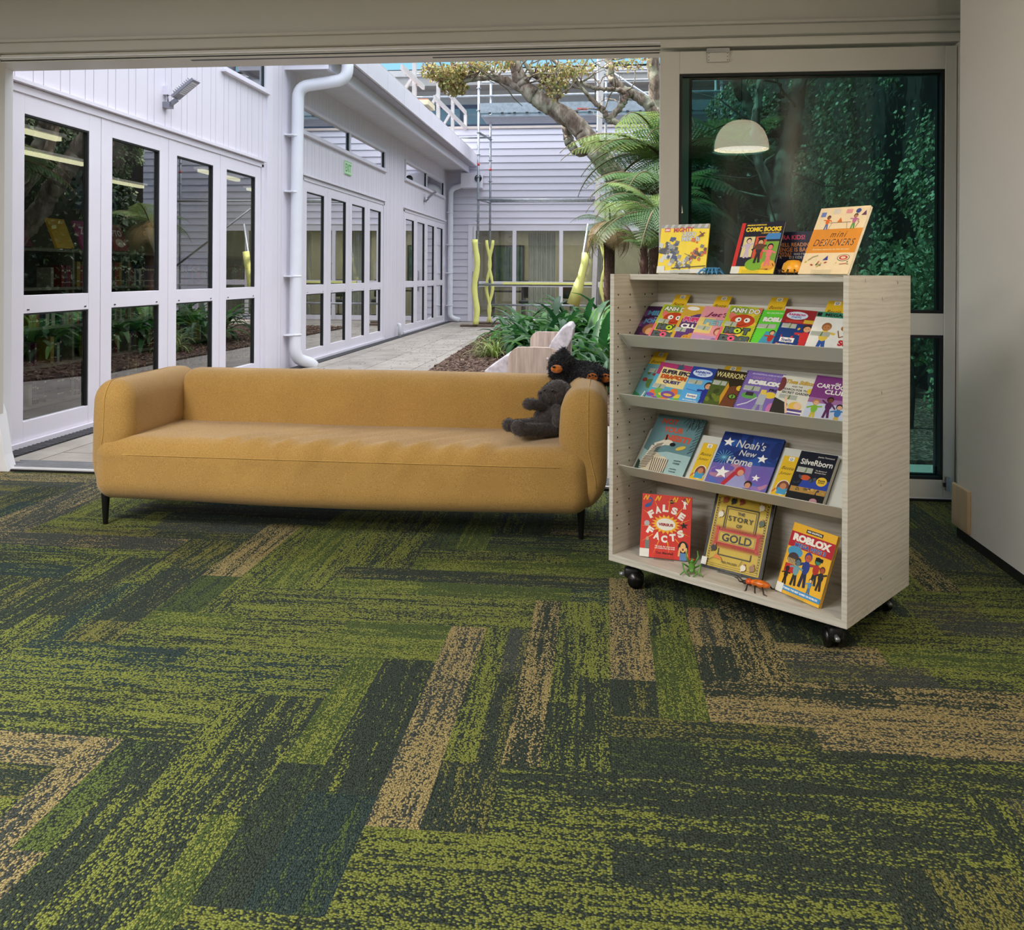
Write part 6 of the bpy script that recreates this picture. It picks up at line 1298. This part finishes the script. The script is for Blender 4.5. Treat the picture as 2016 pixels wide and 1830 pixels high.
def a_lego(A):
    A.rect(0, 0, 1, 1, (242, 212, 20)); A.poly([(0, .93), (1, .90), (1, 1), (0, 1)], (150, 150, 150))
    for q in range(7): A.poly([(.05 + .14 * q, .92), (.11 + .14 * q, .92), (.15 + .14 * q, 1), (.09 + .14 * q, 1)], (190, 190, 188))
    A.rect(.08, .85, .20, .93, (200, 50, 40)); A.txt('LEGO', .14, .89, .1, WH, ht=.045, bold=.06); A.txt('MIGHTY', .48, .89, .42, (186, 44, 60), ht=.095, bold=.045, rot=.04); A.txt('LEGO', .60, .80, .28, (206, 210, 214), ht=.085, bold=.04, outline=(50, 70, 110), ow=.035); A.txt('MECHS', .64, .70, .38, (206, 210, 214), ht=.09, bold=.04, outline=(50, 70, 110), ow=.035)
    g = random.Random(61)
    for q in range(46): x, y = g.gauss(.22, .12), g.gauss(.46, .17); x = min(max(x, .03), .45); y = min(max(y, .12), .74); s_ = g.uniform(.03, .07); A.poly([(x - s_, y - s_ * .5), (x + s_ * .6, y - s_), (x + s_, y + s_ * .6), (x - s_ * .4, y + s_)], [(70, 72, 76), (150, 152, 154), (110, 112, 116), (210, 210, 208), (60, 76, 120)][q % 5])
    for q in range(30): x, y = g.gauss(.80, .09), g.gauss(.42, .12); x = min(max(x, .55), .96); y = min(max(y, .15), .68); s_ = g.uniform(.02, .05); A.poly([(x - s_, y - s_ * .5), (x + s_ * .6, y - s_), (x + s_, y + s_ * .6), (x - s_ * .4, y + s_)], [(196, 60, 40), (90, 60, 50), (214, 110, 40), (120, 120, 120), (50, 40, 40)][q % 5])
    for q in range(24): x, y = g.uniform(.38, .74), g.uniform(.1, .34); s_ = g.uniform(.02, .045); A.poly([(x - s_, y), (x, y - s_), (x + s_, y), (x, y + s_)], [(140, 142, 146), (90, 90, 96), (200, 200, 198)][q % 3])
    A.line([(.55, .40), (.75, .30)], .012, (120, 90, 60)); A.line([(.82, .84), (.9, .76), (.8, .74), (.92, .82)], .02, (120, 60, 40)); A.poly([(0, 0), (1, 0), (1, .10), (0, .04)], (214, 214, 210)); A.line([(.3, .10), (1, .15)], .014, K0); A.rect(0, .02, .16, .14, (220, 220, 214))
def a_comic(A):
    A.rect(0, 0, 1, 1, (30, 28, 46)); A.rect(0, 0, .09, 1, (206, 50, 44)); A.rect(0, 0, 1, .14, (240, 206, 50)); A.rect(0, 0, .2, .14, (222, 222, 214)); A.txt('AMAZING INVENTIONS', .36, .95, .46, (240, 206, 50), bold=.04); A.txt('COMIC BOOKS', .54, .865, .82, (240, 206, 50), ht=.09, bold=.045); A.txt('A GRAPHIC HISTORY', .72, .79, .42, (230, 190, 60), bold=.03)
    A.rect(.14, .32, .40, .72, (220, 206, 150)); A.rect(.42, .22, .68, .72, (206, 84, 56)); A.rect(.66, .14, .97, .62, (120, 160, 60)); A.poly([(.60, .66), (.97, .66), (.97, .78), (.68, .78)], (70, 130, 190)); A.ell(.52, .18, .22, .12, (120, 170, 50)); A.ell(.84, .16, .16, .1, (226, 160, 60))
    A.figure(.27, .30, .40, (226, 190, 170), (196, 176, 200), (196, 176, 200), K0, .1); A.figure(.55, .20, .48, (214, 170, 130), (50, 44, 44), (40, 36, 36), (36, 26, 24), .1); A.ell(.55, .52, .12, .06, (96, 62, 46)); A.figure(.80, .14, .44, (230, 130, 120), (226, 120, 120), (226, 120, 120), K0, .6); A.rect(.48, .66, .64, .70, K0); A.txt('BY JOE S. CAMP', .75, .08, .22, K0)
def a_mini(A):
    A.rect(0, 0, 1, 1, (240, 216, 176)); A.poly([(0, .31), (1, .31), (1, .67), (0, .67)], (226, 146, 56)); A.txt('mini', .56, .585, .32, K0, ht=.085, bold=.0, shear=.3, spacing=1.3); A.txt('DESIGNERS', .52, .465, .82, (36, 40, 60), ht=.10, bold=-.005, shear=.25, spacing=1.15)
    for q in range(6): A.line([(.2 + q * .12, .43), (.24 + q * .12, .50)], .010, [(206, 90, 60), (214, 206, 196), (80, 150, 170)][q % 3])
    A.txt('20 projects inspired by the great designers', .5, .36, .74, (240, 214, 170))
    A.line([(.28, .765), (.72, .765)], .012, (150, 110, 90)); A.line([(.34, .765), (.3, .66)], .008, (150, 110, 90)); A.line([(.64, .765), (.68, .66)], .008, (150, 110, 90)); A.figure(.24, .66, .22, (150, 90, 60), (224, 110, 40), (96, 110, 160), K0, .6); A.figure(.78, .66, .23, (196, 130, 100), (190, 110, 150), (96, 150, 70), K0, .6)
    A.poly([(.44, .77), (.54, .77), (.49, .84)], (224, 120, 50)); A.rect(.06, .86, .16, .93, (110, 130, 190)); A.rect(.30, .90, .44, .97, (220, 206, 190)); A.rect(.56, .90, .68, .96, (224, 150, 150)); A.ell(.80, .93, .05, .035, (70, 80, 140)); A.poly([(.88, .86), (.98, .86), (.95, .93)], (110, 70, 100)); A.line([(.84, .68), (.88, .76), (.84, .78)], .01, (110, 80, 60))
    A.ell(.82, .235, .12, .05, (60, 50, 60)); A.ell(.82, .235, .11, .044, (240, 216, 176)); A.ell(.82, .235, .085, .033, (190, 70, 70)); A.ell(.82, .235, .05, .018, (240, 200, 170)); A.poly([(.42, .2), (.5, .27), (.52, .2)], (60, 70, 140)); swirl(A, 10, [(190, 80, 70), (90, 110, 60), (200, 180, 70), (80, 80, 140)], 71, .08, .24, .035); A.line([(.12, .2), (.2, .25), (.3, .27)], .02, (176, 160, 120)); A.line([(.78, .14), (.92, .15)], .012, (190, 70, 60)); A.line([(.34, .10), (.42, .16)], .02, (190, 170, 60))
def a_bm(A):
    A.rect(0, 0, 1, 1, (226, 184, 40)); A.rect(.36, .90, .70, .985, (236, 234, 226)); A.ell(.53, .945, .10, .022, (110, 116, 130)); A.ell(.53, .945, .06, .012, (236, 234, 226)); A.rect(.44, .912, .62, .920, (110, 116, 130))
    A.txt('Bestie', .50, .745, .78, K0, bold=.0, shear=.35); A.txt('Junior', .46, .625, .78, K0, bold=.0, shear=.35)
    A.ell(.60, .34, .42, .155, (236, 232, 224)); A.ell(.60, .34, .38, .14, (120, 70, 50)); A.ell(.6, .36, .2, .07, (196, 130, 90)); A.poly([(.3, .2), (.9, .2), (.9, .34), (.62, .30), (.3, .34)], (70, 150, 190)); A.line([(.0, .22), (.2, .30)], .12, (206, 110, 50))
ANG = -math.atan2(.67, .742)
def lean(row, x, s0, t, lift, w): return S @ Matrix.Translation((x, .10, Z0[row])) @ Matrix.Rotation(ANG, 4, 'X') @ Matrix.Translation((0, -(t + .0012) - lift, s0)) @ Matrix.Rotation(math.asin(min(.3, lift / w)), 4, 'Z')
PB = 'paperbacks leaning on the slanted shelves'
BMs = [(1, .118, .077), (1, .302, .075), (1, .527, .076), (1, .743, .066), (2, .020, .072), (2, .357, .034), (3, .277, .003), (3, .604, .003)]
BL_ = ['yellow Bestie Junior bookmark behind the first overlapping books of the top shelf', 'yellow Bestie Junior bookmark behind the pink pet book', 'yellow Bestie Junior bookmark behind the green spiral book', 'yellow Bestie Junior bookmark behind the white cartoon-boy book', 'yellow Bestie Junior bookmark behind the teal animal book on the second shelf', 'yellow Bestie Junior bookmark sticking up behind WARRIORS', 'whole yellow Bestie Junior bookmark between the zebra book and the blue book', 'whole yellow Bestie Junior bookmark left of the black Silverborn book']
for (row, x, s0), lb in zip(BMs, BL_):
    k = MB(); w_, h_ = (.066, .19) if row < 3 else (.058, .19); k.box((0, 0, 0), (w_, .0005, h_), ink((226, 184, 40))); A = Art(k, (0, 0, 0), (1, 0, 0), (0, 0, 1), (0, -1, 0), w_, h_, .0001, .00002); a_bm(A)
    o = k.build('bookmark', label=lb, cat='bookmark', group='yellow bookmarks'); o.matrix_world = lean(row, x, s0, 0.0001, 0, 1)
T_ = .006
R1 = [('dark purple paperback titled MILES and JONES at the left end of the top shelf', .021, .13, .195, (58, 28, 66), a_miles), ('lime green HOT DOG paperback second from left on the top shelf', .100, .130, .198, (184, 190, 50), a_hot), ('purple and orange PUPPY CLUB paperback', .198, .130, .199, (96, 60, 120), a_pup), ("pink and yellow Jet's PET paperback", .285, .130, .197, (222, 150, 160), a_jet), ('lime green HOT DOG paperback in the middle of the top shelf', .388, .130, .205, (184, 190, 50), a_hot), ('bright green spiral-edged ROBLOX paperback', .519, .128, .197, (98, 206, 60), a_robg), ('red and blue fairy paperback with a Christmas star', .611, .128, .198, (30, 60, 120), a_rainr), ('white and green paperback with a cartoon boy, partly behind the right panel', .728, .130, .192, (236, 236, 230), a_meg)]
R2 = [('teal animal paperback at the left end of the second shelf', .021, .13, .194, (104, 160, 168), a_zeb2), ('colourful SUPER EPIC DRAGON QUEST paperback', .089, .148, .198, (90, 170, 200), a_dq), ('light blue fairy paperback on the second shelf', .234, .120, .196, (90, 170, 226), a_rainb), ('dark WARRIORS paperback with a green cat eye', .340, .128, .194, (50, 40, 24), a_war), ('purple spiral-edged ROBLOX diary paperback', .463, .146, .200, (126, 104, 178), a_diary), ('cream paperback about a SECRET GARDEN', .603, .128, .192, (222, 220, 206), a_thea), ('purple CARTOON CLUB paperback at the right end of the second shelf', .723, .134, .205, (128, 60, 128), a_cart)]
for row, rows in ((1, R1), (2, R2)):
    for i, (lb, x, w_, h_, c, fn) in enumerate(rows):
        ov = max(0, rows[i - 1][1] + rows[i - 1][2] - x) if i else 0; lift = (T_ + .0016) / max(.45, 1 - ov / w_) if ov > 0 else 0
        book(lb, lean(row, x, .003, T_, lift, w_), w_, h_, T_, c, fn, group=PB, spiral=('spiral' in lb))
book('large teal hardcover with a zebra titled NOT YOUR NEST!', lean(3, .040, .003, .012, 0, 1), .218, .281, .011, (98, 132, 138), a_nest, hard=True, group='books leaning on the third shelf')
book("large deep blue hardcover titled Noah's New Home", lean(3, .352, .003, .012, 0, 1), .240, .246, .011, (34, 62, 132), a_noah, hard=True, group='books leaning on the third shelf')
book('thick black paperback titled SilveRborn at the right end of the third shelf', lean(3, .672, .003, .026, 0, 1), .130, .205, .026, (16, 20, 36), a_silver, group='books leaning on the third shelf')
ACR = glass_mat((.96, .97, .97), 1.0)
def standing(label, q, z, t, col, fn, spine=None, hard=False, grp='books standing on clear stands', name='book'):
    x, y, psi, al, w_, h_ = q; M = S @ Matrix.Translation((x, y, z + .004)) @ Matrix.Rotation(psi, 4, 'Z') @ Matrix.Rotation(-al, 4, 'X')
    book(label, M, w_, h_, t, col, fn, spine, hard, grp)
    # clear bent stand behind it
    st_ = thing('book_stand', 'clear acrylic stand behind the ' + label.replace(' on top of the display unit', ''), 'book stand', M=S @ Matrix.Translation((x, y, z)) @ Matrix.Rotation(psi, 4, 'Z'), group='clear acrylic book stands')
    k = MB(); a = w_ * .3; b_ = w_ * .7; ca, sa = math.cos(al), math.sin(al); yb = (t + .002) * ca; zb = .004 - (t + .002) * -sa * 0; H_ = h_ * .72
    def pt(yy, zz): return (yy, zz)
    y0 = (t + .002) * ca; z0 = .004 - (t + .002) * sa + (t + .002) * sa
    L1 = [(-.010, .0015), (y0 + .004, .0015)]
    k.prism([(-.012, .0), (y0 + .002, .0), (y0 + .002, .002), (-.012, .002)], a, b_, ACR, 'x')
    k.prism([(-.012, .0), (-.010, .0), (-.010 + .016 * sa, .018), (-.012 + .016 * sa, .018)], a, b_, ACR, 'x')
    k.build('ledge', st_)
    k = MB(); tx, tz = y0 + .003 + H_ * sa, .003 + H_ * ca
    k.prism([(y0 + .003, .002), (y0 + .005, .002), (tx + .002, tz), (tx, tz)], a, b_, ACR, 'x'); k.build('back_plate', st_)
    k = MB(); fx = tx + .045; k.prism([(tx, tz), (tx + .002, tz), (fx + .002, .0), (fx, .0)], a, b_, ACR, 'x'); k.build('prop_leg', st_)
zb_, zt_ = .125, 1.200
standing('red FALSE VERSUS FACTS book', (.107, .051, .424, .263, .189, .232), zb_, .011, (206, 50, 38), a_false)
standing('black and gold book THE STORY OF GOLD', (.334, .118, .033, .43, .234, .276), zb_, .018, (26, 24, 28), a_gold, hard=True)
standing('yellow and red ROBLOX MEGA HITS 3 book', (.642, .088, -.309, .393, .186, .236), zb_, .013, (232, 176, 46), a_mega, hard=True)
standing('yellow MIGHTY LEGO MECHS book on top of the display unit', (.135, .115, .134, .219, .197, .191), zt_, .006, (242, 212, 20), a_lego)
standing('black and red COMIC BOOKS book on top of the display unit', (.445, .119, -.062, .418, .172, .201), zt_, .006, (30, 28, 46), a_comic)
standing('cream and orange mini DESIGNERS book on top of the display unit', (.702, .117, -.216, .509, .19, .259), zt_, .012, (240, 216, 176), a_mini)
# flyer in a holder
p = sh(1500, 458, ly=.235); q = sh(1602, 458, ly=.235)
k = MB(); w_, h_ = q.x - p.x, p.z - 1.201; k.box((0, 0, 0), (w_, .003, h_), ink((34, 36, 60))); A = Art(k, (0, 0, 0), (1, 0, 0), (0, 0, 1), (0, -1, 0), w_, h_)
A.txt('KIA ORA KIDS!', .48, .87, .72, (206, 80, 110), bold=.02); A.txt('THE HELL READING', .56, .70, .84, (206, 140, 90), bold=.02); A.txt('CHALLENGE IS BACK', .52, .585, .96, (206, 140, 90), bold=.02); A.txt('FOR 2026!', .34, .475, .48, (206, 140, 90), bold=.02); A.txt('READ 7 BOOKS', .80, .48, .34, (200, 196, 200)); A.txt('GET A        $13 KIDS PIZZA', .6, .40, .76, (200, 196, 200)); A.ell(.65, .16, .3, .15, (20, 20, 30)); A.rect(.8, 0, 1, .2, (110, 30, 44))
o = k.build('flyer', label='dark navy reading challenge flyer between two books on top of the unit', cat='flyer'); o.matrix_world = S @ Matrix.Translation((p.x, .235, 1.201))

# ---------------------------------------------------------------- toy creatures
def toy(name, label, x, y, z, rot, parts, cat='toy'):
    r = thing(name, label, cat, M=S @ Matrix.Translation((x, y, z)) @ Matrix.Rotation(rot, 4, 'Z'))
    for nm, mb in parts: mb.build(nm, r)
    return r
def legs(m, spec, r=.0018):
    out = []
    for pts in spec: k = MB(); k.tube(pts, [r * 1.3] * (len(pts) - 1) + [r * .6], m, 6); out.append(('leg', k))
    return out
mb_ = mat((70, 140, 190), .4, var=.3, scale=60); mgr = mat((90, 140, 60), .35, var=.3, scale=60); mor = mat((220, 110, 30), .3, var=.45, scale=50); mye = mat((232, 164, 40), .35, var=.12, scale=30); mdk = mat((40, 26, 20), .4)
k = MB(); k.sphere((0, 0, .012), (.018, .012, .009), mb_, 14, 8); k.sphere((.018, 0, .012), (.010, .009, .008), mb_, 10, 6); k.sphere((-.016, 0, .014), (.010, .009, .008), mb_, 10, 6)
p = sh(1400, 530, ly=.112)
toy('toy_spider', 'light blue rubber toy spider in front of the yellow book on top', p.x, .112, 1.2, .2, [('body', k)] + legs(mb_, [[(0.004 * q, s_ * .006, .012), (.010 * q + .002, s_ * .022, .024), (.015 * q, s_ * .034, .010), (.018 * q, s_ * .042, .001)] for q in (-2, -1, 0, 1, 2) for s_ in (-1, 1)] + [[(.02, 0, .012), (.036, -.006, .012), (.050, -.012, .001)], [(-.02, 0, .014), (-.036, -.006, .016), (-.048, -.014, .001)]], .0024))
p = sh(1562, 520, ly=.150)
k = MB(); k.lathe([(.0001, .052), (.018, .050), (.032, .040), (.038, .024), (.039, .012), (.036, .008)], mye, 22); 
for q in range(16): t = q * .3927; k.sphere((.037 * math.cos(t), .037 * math.sin(t), .012), .005, mye, 8, 5)
k2 = MB(); k2.sphere((-.002, -.004, .010), (.034, .030, .010), mdk, 14, 8); k3 = MB(); k3.sphere((-.040, -.012, .012), (.012, .010, .009), mdk, 10, 8)
k4 = MB()
for s_ in (-1, 1): k4.tube([(-.046, -.012 + s_ * .004, .014), (-.060, -.014 + s_ * .010, .026), (-.066, -.010 + s_ * .014, .040)], .0012, mdk, 5)
r = toy('toy_beetle', 'toy beetle with a domed yellow shell between two books on top', p.x, .150, 1.2, .1, [('shell', k), ('body', k2), ('head', k3), ('antenna', k4)] + legs(mdk, [[(.012 * q, s_ * .02, .010), (.016 * q - .004, s_ * .042, .018), (.020 * q - .004, s_ * .056, .001)] for q in (-1.4, 0, 1.4) for s_ in (-1, 1)]))
p = sh(1362, 1128, lz=.126)
k = MB(); k.sphere((0, 0, .022), (.012, .026, .010), mgr, 14, 8, Matrix.Rotation(.5, 3, 'X')); k2 = MB(); k2.sphere((0, .018, .040), (.010, .010, .009), mgr, 12, 8); k3 = MB()
for s_ in (-1, 1): k3.sphere((s_ * .007, .012, .046), .004, mat((190, 60, 40), .3), 8, 6)
toy('toy_frog', 'green toy grasshopper standing between the red book and the gold book', p.x, p.y, .125, .5, [('body', k), ('head', k2), ('eye', k3)] + legs(mgr, [[(s_ * .008, .012, .03), (s_ * .022, .02, .055), (s_ * .018, .026, .075)] for s_ in (-1, 1)] + [[(s_ * .01, 0, .022), (s_ * .032, -.006, .036), (s_ * .026, -.020, .012), (s_ * .040, -.03, .001)] for s_ in (-1, 1)] + [[(s_ * .01, -.01, .016), (s_ * .020, -.028, .010), (s_ * .006, -.036, .001)] for s_ in (-1, 1)], .003)).name = 'toy_grasshopper'
p = sh(1492, 1160, lz=.126)
k = MB(); k.sphere((.008, 0, .022), (.036, .015, .013), mor, 18, 10); k2 = MB(); k2.sphere((-.030, 0, .021), (.014, .012, .011), mat((206, 80, 30), .3), 14, 8); k3 = MB(); k3.sphere((-.046, 0, .016), (.009, .008, .007), mdk, 10, 6)
k4 = MB()
for s_ in (-1, 1): k4.tube([(-.05, s_ * .004, .016), (-.062, s_ * .010, .018), (-.070, s_ * .006, .026), (-.080, s_ * .010, .028)], [.003, .0028, .0024, .001], mdk, 6)
toy('toy_stag_beetle', 'orange and yellow toy beetle with dark pincers on the bottom shelf', p.x, p.y, .125, .1, [('shell', k), ('thorax', k2), ('head', k3), ('pincer', k4)] + legs(mdk, [[(.02 * q, s_ * .010, .014), (.026 * q, s_ * .026, .020), (.032 * q + .004, s_ * .036, .001), (.040 * q + .008, s_ * .040, .001)] for q in (-1, 0, 1) for s_ in (-1, 1)], .0022))
